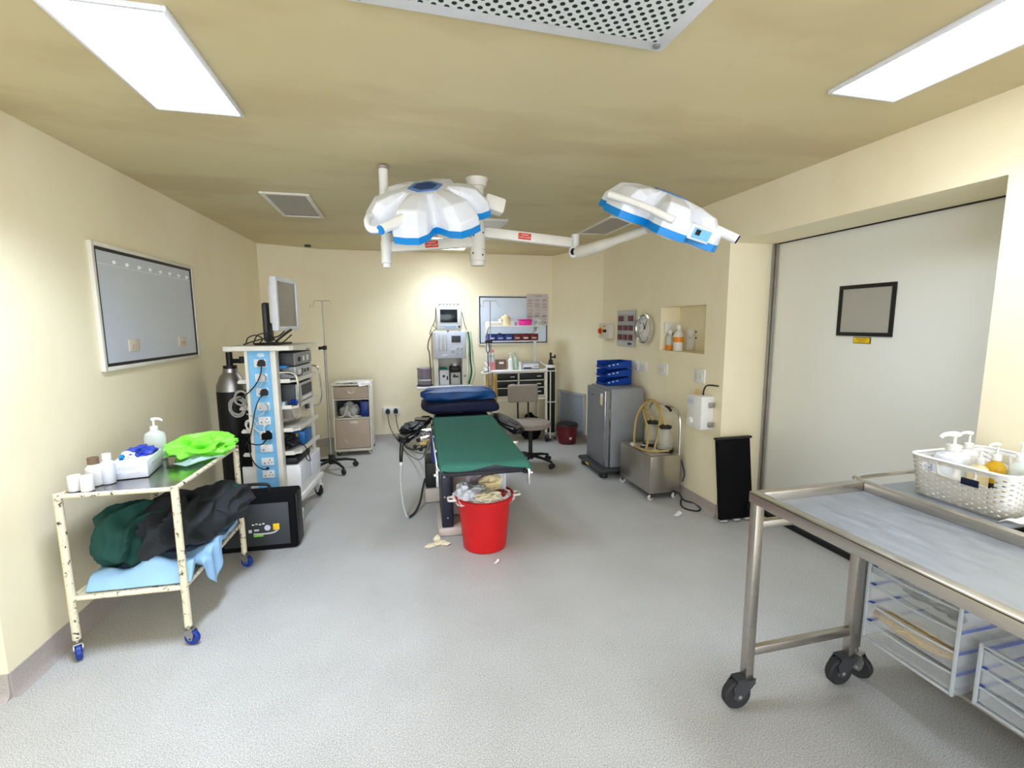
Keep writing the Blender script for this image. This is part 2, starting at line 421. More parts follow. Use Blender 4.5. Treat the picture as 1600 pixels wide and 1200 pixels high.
# ------------------------------------------------------------------ ceiling fittings
def light_panel(x0, x1, y0, y1, label):
    t = thing('ceiling_light', label, 'ceiling light', ((x0 + x1) / 2, (y0 + y1) / 2, CZ))
    a, b = (x1 - x0) / 2, (y1 - y0) / 2; f = MB(); e = .012
    for s_ in (-1, 1):
        f.box((s_ * (a + e / 2), 0, -.008), (e, 2 * b + 2 * e, .016), .002); f.box((0, s_ * (b + e / 2), -.008), (2 * a, e, .016), .002)
    f.build('frame', 'white_blue', t)
    MB().box((0, 0, -.006), (2 * a, 2 * b, .010)).build('diffuser', 'lit', t)
light_panel(-.945, -.630, 1.69, 2.39, 'lit white ceiling panel above the left wall film viewer')
light_panel(1.725, 2.04, .92, 1.635, 'lit white ceiling panel above the steel tray trolley')
light_panel(.40, .84, 5.15, 5.95, 'lit white ceiling panel near the back wall behind the surgical light')
def grille(x0, x1, y0, y1, label, mat):
    t = thing('ceiling_grille', label, 'air grille', ((x0 + x1) / 2, (y0 + y1) / 2, CZ))
    a, b = (x1 - x0) / 2, (y1 - y0) / 2; f = MB(); e = .03
    for s_ in (-1, 1):
        f.box((s_ * (a - e / 2), 0, -.007), (e, 2 * b, .014), .003); f.box((0, s_ * (b - e / 2), -.007), (2 * a - 2 * e, e, .014), .003)
    f.build('frame', 'white_warm', t)
    MB().box((0, 0, -.004), (2 * a - 2 * e, 2 * b - 2 * e, .006)).build('grille_mesh', mat, t)
    return t
grille(-.90, -.572, 3.70, 4.44, 'white framed air grille on ceiling left of the surgical light', 'mesh_grey')
grille(1.83, 2.16, 3.88, 4.66, 'white framed air grille on ceiling behind the tilted lamp head', 'mesh_grey')
t = thing('ceiling_grille', 'white louvred air grille on ceiling behind the upright lamp head', 'air grille', (.72, 4.67, CZ))
f = MB()
for s_ in (-1, 1): f.box((s_ * .265, 0, -.010), (.03, .96, .02), .003); f.box((0, s_ * .465, -.010), (.50, .03, .02), .003)
f.build('frame', 'white', t); MB().box((0, 0, -.003), (.50, .90, .005)).build('backing', 'grey_warm', t)
f = MB()
for k in range(22): f.box((0, -.43 + k * .041, -.012), (.50, .018, .010), Mx=None)
f.build('slats', 'white', t)
t = thing('ceiling_diffuser', 'large perforated white air diffuser overhead at the top of the picture', 'air diffuser', (.40, 1.18, CZ), math.radians(1.5))
MB().box((0, 0, -.012), (1.0, .66, .024), .003).build('frame', 'white_blue', t)
MB().box((0, 0, -.0255), (.90, .56, .003)).build('perforated_plate', 'perf', t)
s = MB()
for a_ in (-1, 1):
    for b_ in (-1, 1): s.cyl((a_ * .465, b_ * .30, -.024), (a_ * .465, b_ * .30, -.030), .012, n=14)
s.build('screw', 'steel_dull', t)
tag(MB().cyl((-.98, 6.02, CZ - .001), (-.98, 6.02, CZ - .02), .035, n=16).build('ceiling_sensor', 'grey_dark'), 'small dark round sensor on ceiling above the back left corner', 'sensor')

# ================================================================== ON THE WALLS
def mount(name, label, cat, loc, normal, group=None):
    t = thing(name, label, cat, (0, 0, 0), 0, group); t.matrix_world = facing(loc, normal); return t
NL = Vector((3.75, -.115, 0)).normalized()
# film viewer on the left wall
t = mount('film_viewer', 'wide wall film viewer with black border and two small switch plates, left wall', 'film viewer', (-1.5865, 3.646, 1.652), NL)
hw, hh = .60, .357
f = MB()
for s_ in (-1, 1): f.box((s_ * (hw - .012), 0, .012), (.024, 2 * hh, .024), .003); f.box((0, s_ * (hh - .012), .012), (2 * hw - .048, .024, .024), .003)
f.build('frame', 'white_warm', t)
f = MB()
for s_ in (-1, 1): f.box((s_ * (hw - .033), 0, .010), (.018, 2 * hh - .048, .016)); f.box((0, s_ * (hh - .033), .010), (2 * hw - .084, .018, .016))
f.build('border', 'black', t)
MB().box((0, 0, .008), (2 * hw - .084, 2 * hh - .084, .012)).build('viewing_panel', 'board_film', t)
MB().box((0, hh - .115, .0150), (2 * hw - .09, .004, .003)).build('clip_rail', 'white_blue', t)
for k in range(8):
    MB().lathe([(.013, 0), (.013, .006), (.009, .012), (.001, .013)], (-.40 + k * .1285, hh - .095, .0140), 16).build('clip_knob', 'white', t)
for x in (-.285, .335):
    p_ = MB().box((x, -hh + .135, .0165), (.115, .072, .005), .002).build('switch_plate', 'beige_light', t)
    for k in range(3): MB().box((x - .03 + k * .03, -hh + .128, .0205), (.013, .022, .006), .001).build('rocker', 'beige', p_)
# viewer board on the back wall, with the poster taped on it
t = mount('film_viewer', 'smaller wall film viewer on back wall behind the shelf workstation', 'film viewer', (1.565, YB - .001, 1.594), (0, -1, 0))
hw, hh = .50, .337
f = MB()
for s_ in (-1, 1): f.box((s_ * (hw - .010), 0, .010), (.020, 2 * hh, .020), .003); f.box((0, s_ * (hh - .010), .010), (2 * hw - .04, .020, .020), .003)
f.build('frame', 'white_warm', t)
f = MB()
for s_ in (-1, 1): f.box((s_ * (hw - .027), 0, .009), (.014, 2 * hh - .04, .014)); f.box((0, s_ * (hh - .027), .009), (2 * hw - .068, .014, .014))
f.build('border', 'black', t)
MB().box((0, 0, .007), (2 * hw - .066, 2 * hh - .066, .011)).build('viewing_panel', mk('viewer_panel_pale', (.62, .70, .80), .25, var=.02), t)
t = mount('wall_chart', 'creased printed chart taped over right end of the back wall viewer', 'poster', (1.90, YB - .0225, 1.735), (0, -1, 0))
q = MB(); q.grid(lambda u, v: (-.155 + .31 * u, -.215 + .43 * v, .004 * noise.noise((u * 5, v * 6, 3))), 14, 18)
q.build('sheet', mk('chart_paper', (.60, .55, .54), .7, var=.05), t, solid=.001)
q = MB(); random.seed(3); q.box((.01, .185, .0055), (.10, .012, .001))
for a_ in range(3):
    for b_ in range(8):
        for c_ in range(3):
            q.box((-.105 + a_ * .105 + random.uniform(-.008, .008), .135 - b_ * .043 - c_ * .010, .0055), (random.uniform(.04, .085), random.choice([.002, .003, .009]), .001))
q.build('print', 'grey_warm', t)
# double socket on the back wall with two plugs
t = mount('double_socket', 'white double wall socket low on back wall beside bedside cabinet', 'socket', (-.108, YB - .001, .408), (0, -1, 0))
MB().box((0, 0, .009), (.225, .095, .018), .004).build('plate', 'white', t)
def plug_cord(name, label, loc, n, pts, group, m_='black', r=.0045, sz=(.034, .042, .03)):
    t = thing(name, label, 'plug', (0, 0, 0), 0, group)
    X = facing(loc, n)
    q = MB(); q.prism([(-sz[0] / 2, -sz[1] * .45), (sz[0] / 2, -sz[1] * .45), (sz[0] / 2, sz[1] * .2), (sz[0] * .2, sz[1] * .55), (-sz[0] * .2, sz[1] * .55), (-sz[0] / 2, sz[1] * .2)], .0005, sz[2], X)
    q.build('plug_body', m_, t)
    q = MB(); q.tube([tuple(X @ Vector((0, -sz[1] * .3, sz[2] * .6)))] + pts, r, 8, 8); q.build('cord', m_, t)
    return t
g = 'plugs in the back wall socket'
plug_cord('power_plug', 'left black plug in the double socket on back wall', (-.158, YB - .020, .408), (0, -1, 0), [(-.160, YB - .06, .36), (-.13, YB - .12, .20), (-.03, YB - .30, .05), (.08, YB - .8, .02), (.20, YB - 1.5, .16), (.26, YB - 1.9, .50)], g, sz=(.055, .062, .035))
plug_cord('power_plug', 'right black plug in the double socket on back wall', (-.055, YB - .020, .408), (0, -1, 0), [(-.055, YB - .06, .36), (-.04, YB - .10, .22), (.02, YB - .2, .07), (.14, YB - .7, .03), (.26, YB - 1.4, .20), (.30, YB - 1.8, .50)], g, sz=(.055, .062, .035))
# right wall: isolator, theatre panel, clock, switches, socket, heater
NR = (-1, 0, 0)
t = mount('isolator_box', 'beige isolator box with red knob, left of the theatre control panel', 'switch box', (XR - .001, 5.115, 1.455), NR)
MB().box((0, 0, .035), (.27, .175, .07), .006).build('housing', 'beige_light', t)
q = MB().cyl((-.07, .0, .07), (-.07, .0, .078), .048, n=24).build('knob_ring', 'yellow', t)
MB().cyl((-.07, .0, .0785), (-.07, .0, .10), .032, .028, n=20).build('knob', 'red', q)
MB().box((.03, 0, .074), (.085, .034, .010), .003).build('rating_plate', 'black', t)
MB().box((.02, .055, .0715), (.05, .012, .003)).build('print', 'brown', t)
t = mount('theatre_control_unit', 'grey theatre control panel with rows of dark red displays beside clock', 'control panel', (XR - .001, 4.668, 1.488), NR)
MB().box((0, 0, .012), (.385, .385, .024), .004).build('face_plate', 'panel_grey', t)
MB().box((0, .172, .0255), (.385, .038, .003)).build('top_band', 'grey_light', t)
for y, xs, wd_, hg in ((.105, (-.10, .12), .115, .058), (.005, (-.125, 0, .12), .095, .055), (-.095, (-.125, 0, .12), .095, .058)):
    for x in xs: MB().box((x, y, .0275), (wd_, hg, .007), .002).build('display', 'red_lamp', t)
MB().box((0, -.165, .0255), (.385, .05, .003)).build('lower_band', 'grey_light', t)
for x in (.09, .135): MB().box((x, -.163, .029), (.034, .022, .004)).build('button', 'black', t)
t = mount('wall_clock', 'round white wall clock with chrome rim on the right wall', 'clock', (XR - .001, 4.262, 1.492), NR)
MB().lathe([(.150, 0), (.153, .02), (.150, .04), (.138, .044), (.134, .034), (.134, .010), (.0, .010)], n=48).build('rim', 'chrome', t)
MB().cyl((0, 0, .011), (0, 0, .018), .132, n=48).build('dial', 'white', t)
q = MB()
for k in range(12):
    a_ = PI / 2 - (k + 1) * PI / 6
    q.text(str(k + 1), .032, Matrix.Translation((math.cos(a_) * .100, math.sin(a_) * .100, .0190)), .0004)
for k in range(60):
    a_ = k * PI / 30
    q.box((0, .124, .0189), (.0016, .008 if k % 5 == 0 else .004, .0012), Mx=Matrix.Rotation(a_, 4, 'Z'))
q.build('numerals', 'black', t)
MB().box((0, .028, .0215), (.010, .07, .002), Mx=Matrix.Rotation(.55, 4, 'Z')).build('hour_hand', 'black', t)
MB().box((0, .040, .0240), (.007, .10, .002), Mx=Matrix.Rotation(-.5, 4, 'Z')).build('minute_hand', 'black', t)
MB().box((0, .030, .0262), (.002, .12, .0015), Mx=Matrix.Rotation(2.5, 4, 'Z')).build('second_hand', 'red', t)
MB().cyl((0, 0, .0185), (0, 0, .029), .007, n=14).build('hub', 'black', t)
def plate(label, y, z, w_, h_, kind):
    t = mount('wall_switch' if kind == 'switch' else 'wall_socket', label, kind, (XR - .001, y, z), NR)
    MB().box((0, 0, .006), (w_, h_, .012), .003).build('plate', 'white', t)
    if kind == 'switch':
        for k in (-1, 1): MB().box((k * w_ * .17, 0, .0145), (w_ * .26, h_ * .36, .005), .001).build('rocker', 'white_warm', t)
    else:
        q = MB()
        for x, y_ in ((0, .022), (-.018, -.008), (.018, -.008)): q.box((x, y_, .0122), (.009, .014, .002))
        q.box((.0, -.036, .0122), (.018, .012, .002)); q.build('socket_holes', 'grey_dark', t)
plate('small white socket with dark holes right of the blue trays', 4.43, 1.105, .118, .105, 'socket')
plate('white light switch beside the dark holed socket, below clock', 4.285, 1.105, .118, .105, 'switch')
plate('white light switch on right wall below wall niche', 3.93, 1.11, .155, .11, 'switch')
plate('white light switch above the wall-mounted white heater box', 3.37, 1.105, .135, .115, 'switch')
# niche contents
t = mount('wall_socket', 'white switched socket with dark plug inside the wall niche', 'socket', (XR + .100, NY1 - .0005, 1.50), (0, -1, 0))
MB().box((0, 0, .010), (.13, .10, .02), .004).build('plate', 'white', t)
q = MB().box((.0, -.062, .030), (.05, .028, .04), .006); q.tube([(0, -.06, .04), (-.01, -.10, .05), (-.01, -.15, .03)], .005, 8, 6); q.build('plug', 'grey_dark', t)
HY0 = 3.735
s = MB()
for a_ in (0, 1):
    for b_ in (0, 1): s.cyl((XR + ND - .001, HY0 + a_ * .085, 1.408 + b_ * .055), (XR + ND - .007, HY0 + a_ * .085, 1.408 + b_ * .055), .009, n=12)
tag(s.build('wall_plugs', 'grey_dark'), 'four dark fixing holes on the back face of the wall niche', 'fixing holes')
def bottle(name, label, loc, prof, mat_, cap=None, capm='white', group=None, extra=None, n=24, sx=1, sy=1, rz=0, cat='bottle'):
    t = thing(name, label, cat, loc, rz, group)
    MB().lathe(prof, n=n, sx=sx, sy=sy).build('body', mat_, t)
    if cap: MB().lathe(cap, n=n).build('cap', capm, t)
    return t
t = bottle('bottle', 'small clear bottle of amber liquid in the wall niche, front left', (XR + .06, 3.93, NZ0 + .001), [(.036, 0), (.038, .006), (.038, .10), (.03, .13), (.016, .145), (.016, .16)], 'bottle_clear', [(.020, .150), (.020, .185), (.001, .187)])
MB().lathe([(.0365, .0), (.0392, .004), (.0392, .05), (.001, .051)]).build('liquid', 'orange', t)
t = bottle('bottle', 'white bottle with label standing in wall niche beside the amber one', (XR + .06, 3.80, NZ0 + .001), [(.042, 0), (.045, .006), (.045, .15), (.03, .18), (.016, .195), (.016, .21)], 'white_warm', [(.020, .20), (.020, .235), (.001, .237)])
MB().lathe([(.0456, .08), (.0459, .082), (.0459, .125), (.0456, .127)], cap=False).build('label', 'orange', t)
bottle('glass_cylinder', 'tall thin clear cylinder at the back of the wall niche', (XR + .150, 3.74, NZ0 + .001), [(.040, 0), (.040, .20), (.036, .20), (.036, .01)], 'clear', cat='glass cylinder')
# instantaneous heater on the right wall
t = thing('water_heater', 'white wall-mounted heater box with round dial and blue label', 'water heater', (XR - .001, 3.275, .695), 0)
MB().box((-.058, 0, .135), (.114, .19, .27), .010).build('case', 'white', t)
MB().box((-.1165, .045, .215), (.003, .085, .04)).build('label', 'machine_panel', t)
MB().cyl((-.115, .035, .055), (-.135, .035, .055), .028, .024, n=24).build('dial', 'white', t)
q = MB(); q.cyl((-.05, .06, .265), (-.05, .06, .30), .012, n=12); q.cyl((-.05, .03, .265), (-.05, .03, .295), .012, n=12); q.build('pipe_stub', 'gold', t)
MB().tube([(-.05, -.02, .26), (-.05, -.03, .32), (-.05, -.07, .355), (-.02, -.12, .358), (.0, -.14, .355)], .006, 8, 8).build('hose', 'black', t)
for z in (.04, .20): MB().box((-.03, -.105, z), (.045, .022, .04), .003).build('bracket', 'steel_dull', t)
# return air grille on the right chamfer
n_ = Vector((-1.0, -.315, 0)).normalized()
t = mount('return_grille', 'large steel framed air return grille low on the back right chamfer', 'air grille', (2.262, 5.85, .365), n_)
f = MB(); w2, h2 = .285, .27
for s_ in (-1, 1): f.box((s_ * (w2 - .02), 0, .012), (.04, 2 * h2, .024), .003); f.box((0, s_ * (h2 - .02), .012), (2 * w2 - .08, .04, .024), .003)
f.build('frame', mk('anodised_frame', (.50, .53, .58), .4, .3), t)
MB().box((0, 0, .006), (2 * w2 - .08, 2 * h2 - .08, .010)).build('mesh', 'mesh_steel', t)

# ================================================================== LEFT: CHIPPED TROLLEY
TZ = .795
t = thing('instrument_trolley', 'chipped cream metal trolley against left wall with linen on lower shelf', 'trolley', (-1.26, 2.81, 0), math.radians(-2.5))
TX = RZ(math.radians(-2.5), (-1.26, 2.81, 0))
A, B = .235, .375
for sx_ in (-1, 1):
    for sy_ in (-1, 1):
        MB().cyl((sx_ * A, sy_ * B, .095), (sx_ * A, sy_ * B, TZ + .006), .0165, n=16).build('leg', 'chipped', t)
        caster(t, sx_ * A, sy_ * B, .036, .024, math.radians(-35 + 20 * sx_), .10, wheel='blue_deep', fork='steel_dull')
for z, nm in ((TZ - .006, 'top_rail'), (.295, 'lower_rail')):
    f = MB()
    for s_ in (-1, 1):
        f.tube([(s_ * A, -B, z), (s_ * A, B, z)], .011, 10); f.tube([(-A, s_ * B, z), (A, s_ * B, z)], .011, 10)
    f.build(nm, 'chipped', t)
f = MB(); f.box((0, 0, TZ - .004), (2 * A - .01, 2 * B - .01, .006))
f.build('top_tray', 'tray_polished', t)
MB().box((0, 0, .293), (2 * A - .01, 2 * B - .01, .006)).build('lower_shelf', 'chipped', t)
Z0 = TZ + .0015
roll = [(.008, 0), (.024, 0), (.025, .004), (.025, .068), (.024, .072), (.008, .072), (.008, .060)]
for (x, y, l) in ((-1.468, 2.492, 'white bandage roll on chipped trolley, at its near left corner'), (-1.412, 2.478, 'white bandage roll on chipped trolley, beside the dark capped bottle')):
    o = MB().lathe(roll).build('bandage_roll', 'cloth_white'); tag(o, l, 'bandage', 'bandage rolls on the chipped trolley'); o.location = (x, y, Z0)
bottle('medicine_bottle', 'white bottle with dark brown cap behind the bandage rolls', (-1.425, 2.562, Z0), [(.030, 0), (.032, .004), (.032, .085), (.02, .10), (.02, .103)], 'white', [(.022, .1035), (.022, .135), (.001, .136)], 'brown')
bottle('medicine_bottle', 'small all-white bottle between the brown capped bottle and glove box', (-1.378, 2.578, Z0), [(.026, 0), (.028, .004), (.028, .10), (.015, .115), (.015, .117)], 'white_blue', [(.018, .1175), (.018, .145), (.001, .146)], 'white')
t = thing('glove_box', 'white carton of gloves with blue glove pulled out, on chipped trolley', 'glove box', (-1.332, 2.745, Z0), math.radians(9))
MB().box((0, 0, .043), (.15, .25, .085), .003).build('carton', 'white_blue', t)
q = MB(); q.box((.0, -.1258, .058), (.085, .0012, .007)); q.box((.0, -.1258, .048), (.05, .0012, .004)); q.box((-.045, -.1258, .03), (.03, .0012, .006)); q.box((.02, -.1258, .028), (.05, .0012, .003)); q.box((.0758, .0, .055), (.0012, .13, .007)); q.build('print', 'machine_panel', t)
MB().lump((.005, .03, .098), (.055, .075, .028), .6, 1.8, 3, 4, -.6).build('glove', 'glove_blue', t)
MB().lump((-.025, -.03, .096), (.03, .04, .022), .6, 2.0, 8, 4, -.6).build('glove', 'white', t)
MB().lump((-.042, -.045, .094), (.015, .03, .016), .5, 2.2, 9, 3, -.6).build('glove', 'blue_bright', t)
def pump_bottle(label, loc, h, r, mat_, rz=0., sx=1., sy=1., headm='white', group=None, n=26, name='pump_bottle', liquid=None, lab=None):
    t = thing(name, label, 'pump bottle', loc, rz, group)
    MB().lathe([(r * .92, 0), (r, h * .02), (r, h * .55), (r * .9, h * .62), (r * .42, h * .69), (r * .40, h * .70)], n=n, sx=sx, sy=sy).build('body', mat_, t)
    q = MB().lathe([(r * .44, h * .702), (r * .44, h * .79), (r * .2, h * .80), (r * .12, h * .81), (r * .12, h * .93), (r * .001, h * .931)], n=20)
    q.tube([(-r * .2, 0, h * .955), (r * .35, 0, h * .965), (r * .75, 0, h * .945), (r * .9, 0, h * .90)], [r * .20, r * .16, r * .13, r * .1], 10, 4)
    q.build('pump', headm, t)
    if liquid: MB().lathe([(r * .93, .001), (r * 1.012, h * .02), (r * 1.012, h * liquid[1]), (r * .01, h * (liquid[1] + .004))], n=n, sx=sx, sy=sy).build('liquid', liquid[0], t)
    if lab: MB().box((0, -r * sy * 1.0, h * .33), (r * 1.1 * sx, .002, h * .22)).build('label', lab, t)
    return t
pump_bottle('clear sanitiser pump bottle at the back of the chipped trolley', (-1.352, 2.985, Z0), .24, .045, 'bottle_clear', .2, 1.15, .75)
t = tag(MB().lump((0, 0, .052), (.155, .12, .06), .55, 1.5, 5, 5, -.85, (1, 1.3, 1.2)).build('plastic_bag', 'green_lime'), 'crumpled lime green plastic bag on chipped trolley', 'plastic bag'); put(t, (-1.125, 2.99, Z0), .4)
q = MB(); q.grid(lambda u, v: (-.11 + .22 * u, -.055 + .11 * v, .012 + .02 * (.5 + noise.noise((u * 3, v * 4, 1))) * (1 - abs(2 * u - 1)) + .004), 16, 10)
o = tag(q.build('clear_packet', 'clear_sheet', solid=.001), 'clear plastic packet lying in front of the green bag', 'packet'); put(o, (-1.09, 2.86, Z0 - .004), .9)
q = MB(); q.box((0, 0, .006), (.10, .14, .012), .003)
o = tag(q.build('pale_packet', 'blue_pale'), 'flat pale blue packet at the far end of chipped trolley', 'packet'); put(o, (-1.075, 3.06, Z0), -.15)
o = tag(MB().lathe([(.02, 0), (.022, .004), (.022, .025), (.012, .034), (.001, .035)]).build('ointment_pot', 'white'), 'small white pot on far right corner of chipped trolley', 'pot'); put(o, (-1.04, 3.125, Z0 + .0125))
S0 = .2975
def sheet(fn, nu, nv, name, mat_, label, cat, th=.004, sub=1, parent=None):
    q = MB(); q.grid(fn, nu, nv); o = q.build(name, mat_, parent, ang=80, solid=th, sub=sub)
    if label: tag(o, label, cat)
    return o
def blue_fn(u, v):
    x = -.20 + .56 * u; y = -.345 + .62 * v
    z = .022 + .045 * (.5 + noise.noise((u * 4.2, v * 5.2, 2.2))) + .02 * noise.noise((u * 9, v * 11, 5))
    z = max(z + .055 * max(0, 1 - abs(v - .10) / .16) * (.6 + .4 * math.sin(u * 17)), .006)
    if v < .07: z = .004 + (z - .004) * v / .07
    if x > A + .015:
        over = x - (A + .015); k = max(0, 1 - abs((v - .40) / .20)); drop = over * (1.7 * k ** .6)
        x = A + .015 + over * .10 + .01 * math.sin(v * 40); z = z - drop if k > 0 else z
        if k <= 0: x = min(x, A + .014)
    return TX @ Vector((x, y, S0 + z))
sheet(blue_fn, 34, 40, 'surgical_drape', 'blue_light', 'light blue paper drape under the dark linen, hanging off trolley shelf', 'drape', .003)
q = MB(); q.lump((-1.345, 2.645, S0 + .205), (.135, .165, .155), .36, 1.15, 2, 5, -.95, (1.6, 1, .8), None)
q.lump((-1.07, 3.10, S0 + .24), (.10, .09, .055), .3, 1.4, 4, 4, -.8)
tag(q.build('surgical_gown', 'green_dark', ang=70), 'bundled dark green theatre gown at left on trolley shelf', 'gown')
q = MB(); q.lump((-1.20, 2.815, S0 + .185), (.175, .26, .145), .40, 1.2, 9, 5, -.75, (2.2, .8, 1)); q.lump((-1.085, 3.03, S0 + .17), (.175, .18, .115), .34, 1.3, 12, 5, -.9, (1.8, .9, 1))
tag(q.build('theatre_gown', 'gown_grey', ang=70), 'bundled charcoal grey theatre gown on trolley lower shelf', 'gown')

# ------------------------------------------------------------------ black equipment case
t = thing('equipment_case', 'black hard carry case with top handle standing before the endoscopy cart', 'case', (-1.0, 3.462, 0), math.radians(-2))
MB().box((0, 0, .200), (.55, .18, .395), .018, seg=3).build('shell', 'black_matte', t)
MB().box((.02, -.0905, .19), (.42, .006, .30), .004).build('front_panel', 'grey_dark', t)
q = MB(); q.box((.275, 0, .20), (.012, .14, .37), .004); q.build('edge_strip', 'black', t)
MB().tube([(-.10, -.02, .394), (-.095, -.02, .44), (-.06, -.02, .455), (.06, -.02, .455), (.095, -.02, .44), (.10, -.02, .394)], .011, 10, 4).build('handle', 'black', t)
q = MB(); q.tube([(.0, -.0955, .13), (.07, -.0955, .126), (.13, -.0955, .132), (.16, -.0955, .155)], .006, 8, 6); q.build('printed_swoosh', 'grey_light', t)
MB().box((.145, -.0945, .170), (.04, .003, .045), .001).build('yellow_mark', 'yellow', t)
MB().cyl((.09, -.094, .168), (.09, -.097, .168), .02, n=20).build('round_mark', 'machine_panel', t)
MB().box((.03, -.0945, .118), (.06, .003, .018)).build('green_mark', 'green_lime', t)
q = MB()
for k in range(4): q.box((.0 + k * .022, -.0945, .195 + .004 * (k % 2)), (.014, .003, .009))
q.box((-.02, -.0945, .15), (.02, .003, .02)); q.box((.02, -.0945, .155), (.03, .003, .012)); q.build('printed_marks', 'white', t)

# ================================================================== ENDOSCOPY CART
CA = math.radians(-6.5); CO = Vector((-1.0, 3.82, 0)); CX = RZ(CA, CO)
def cl(x, y, z): return tuple(CX @ Vector((x, y, z)))
t = thing('endoscopy_cart', 'tall white equipment cart with blue socket strip standing left of the operating table', 'equipment cart', CO, CA)
q = MB(); q.prism([(-.24, -.03), (.22, -.03), (.24, .0), (.24, .62), (-.24, .62)], 1.360, 1.393); q.build('top_shelf', 'white_warm', t)
q = MB(); q.box((-.0995, .03, .75), (.022, .07, 1.218), .004); q.box((.092, .03, .75), (.040, .07, 1.218), .006); q.box((-.005, .045, .75), (.19, .03, 1.218)); q.build('column', 'white_warm', t)
pn = MB().box((-.008, .0265, .755), (.160, .012, 1.205)).build('socket_strip', 'cyan_panel', t)
q = MB().lathe([(.028, 0), (.028, .003), (.020, .004), (.001, .002)], n=24, Mx=CX.inverted() @ facing(cl(.0, .0195, 1.325), CX.to_3x3() @ Vector((0, -1, 0))) @ Matrix.Scale(.55, 4, (0, 1, 0))); q.build('emblem', 'blue_pale', pn)
q = MB().box((-.02, .62, .80), (.07, .04, 1.12), .004); q.box((.17, .60, .80), (.03, .03, 1.12), .004); q.build('rear_post', 'white_warm', t)
SH = [1.13, .925, .745, .56]
for z in SH:
    q = MB(); q.prism([(-.20, .065), (.17, .065), (.215, .11), (.215, .62), (-.20, .62)], z - .022, z - .006); q.box((-.005, .068, z - .009), (.37, .010, .030)); q.box((.213, .365, z - .009), (.008, .51, .030)); q.build('shelf', 'white_warm', t)
b_ = MB().box((-.005, .345, .335), (.43, .55, .232), .006).build('drawer_base', 'white', t)
for y in (.20, .48): MB().box((.2115, y, .36), (.006, .265, .16), .003).build('drawer_front', 'white_blue', b_)
MB().box((-.005, .31, .195), (.47, .66, .045), .008).build('chassis', 'white', t)
for x in (-.20, .20):
    for y in (.03, .60): caster(t, x, y, .052, .028, 2.4 if x > 0 else 1.0, .172, 'white_rub' if y < .3 else 'rubber', 'white')
for y in (.03, .625):
    MB().tube([(.115, y, 1.19), (.215, y, 1.185), (.245, y, 1.13), (.25, y, 1.0), (.247, y, .90), (.215, y, .835), (.115, y, .825)], .0085, 10, 6).build('push_handle', 'chrome', t)
# sockets on the strip (fixed plates) and what is plugged in
zs = [1.265, 1.155, 1.045, .935, .825, .715, .61, .505, .405]
def strip_xf(x, z): return CX.inverted() @ facing(cl(x, .0195, z), CX.to_3x3() @ Vector((0, -1, 0)))
for z in zs:
    X = strip_xf(-.006, z)
    p_ = MB().box((0, 0, .004), (.088, .060, .008), .002, X).build('socket_plate', 'white', pn)
    q = MB(); q.box((-.022, -.012, .0085), (.008, .010, .002), Mx=X)
    if z in (.825, .505, .715, .405): q.cyl((.018, .014, .008), (.018, .014, .0095), .005, n=10, Mx=X); q.box((.008, -.006, .0085), (.008, .006, .002), Mx=X); q.box((.030, -.006, .0085), (.008, .006, .002), Mx=X)
    q.build('switch', 'grey_dark', p_)
N_ = CX.to_3x3() @ Vector((0, -1, 0))
def strip_plug(label, z, mat_, pts, sz=(.046, .050, .036), x=.058): return plug_cord('power_plug', label, cl(x - .047, .0105, z), N_, [cl(q_[0] - .042, q_[1], q_[2]) for q_ in pts], 'plugs in the blue socket strip', mat_, .0042, sz)
strip_plug('black plug in the topmost socket of blue strip on cart', zs[0], 'black', [(.055, -.035, 1.20), (.03, -.05, 1.13), (-.03, -.045, 1.06), (-.11, .0, 1.01), (-.18, .04, .99), (-.22, .10, .985)])
strip_plug('grey plug in the second socket from top of blue strip', zs[1], 'grey_light', [(.05, -.03, 1.11), (.01, -.025, 1.085), (-.04, -.01, 1.07), (-.085, .03, 1.05)])
strip_plug('black plug in the third socket from top of blue strip', zs[2], 'black', [(.03, -.04, 1.0), (.0, -.05, .92), (-.03, -.045, .80), (-.06, -.03, .71), (-.085, -.01, .67), (-.12, .03, .64)], x=.062)
strip_plug('grey plug in the fourth socket from top of blue strip', zs[3], 'grey_light', [(.05, -.03, .895), (.02, -.03, .875), (-.03, -.02, .87), (-.09, .02, .88)])
strip_plug('round black plug in a middle socket of the blue strip', zs[5], 'black_matte', [(.045, -.035, .675), (.02, -.04, .655), (-.03, -.035, .655), (-.09, .0, .665), (-.13, .04, .68)], (.062, .062, .04))
plug_cord('power_plug', 'pale cord looping out of the fifth socket from top of blue strip', cl(.005, .0105, zs[4] - .02), N_, [cl(.0, -.03, .77), cl(.01, -.035, .748), cl(-.04, -.03, .755), cl(-.08, .0, .78)], 'plugs in the blue socket strip', 'white_warm', .0042, (.03, .022, .025))
plug_cord('power_plug', 'black cord entering the strip low down by lowest switched socket', cl(-.01, .0195, .452), N_, [cl(-.03, -.03, .46), cl(-.07, -.045, .50), (cl(-.10, -.045, .57)), cl(-.115, -.03, .66)], 'plugs in the blue socket strip', 'black', .0042, (.018, .018, .014))
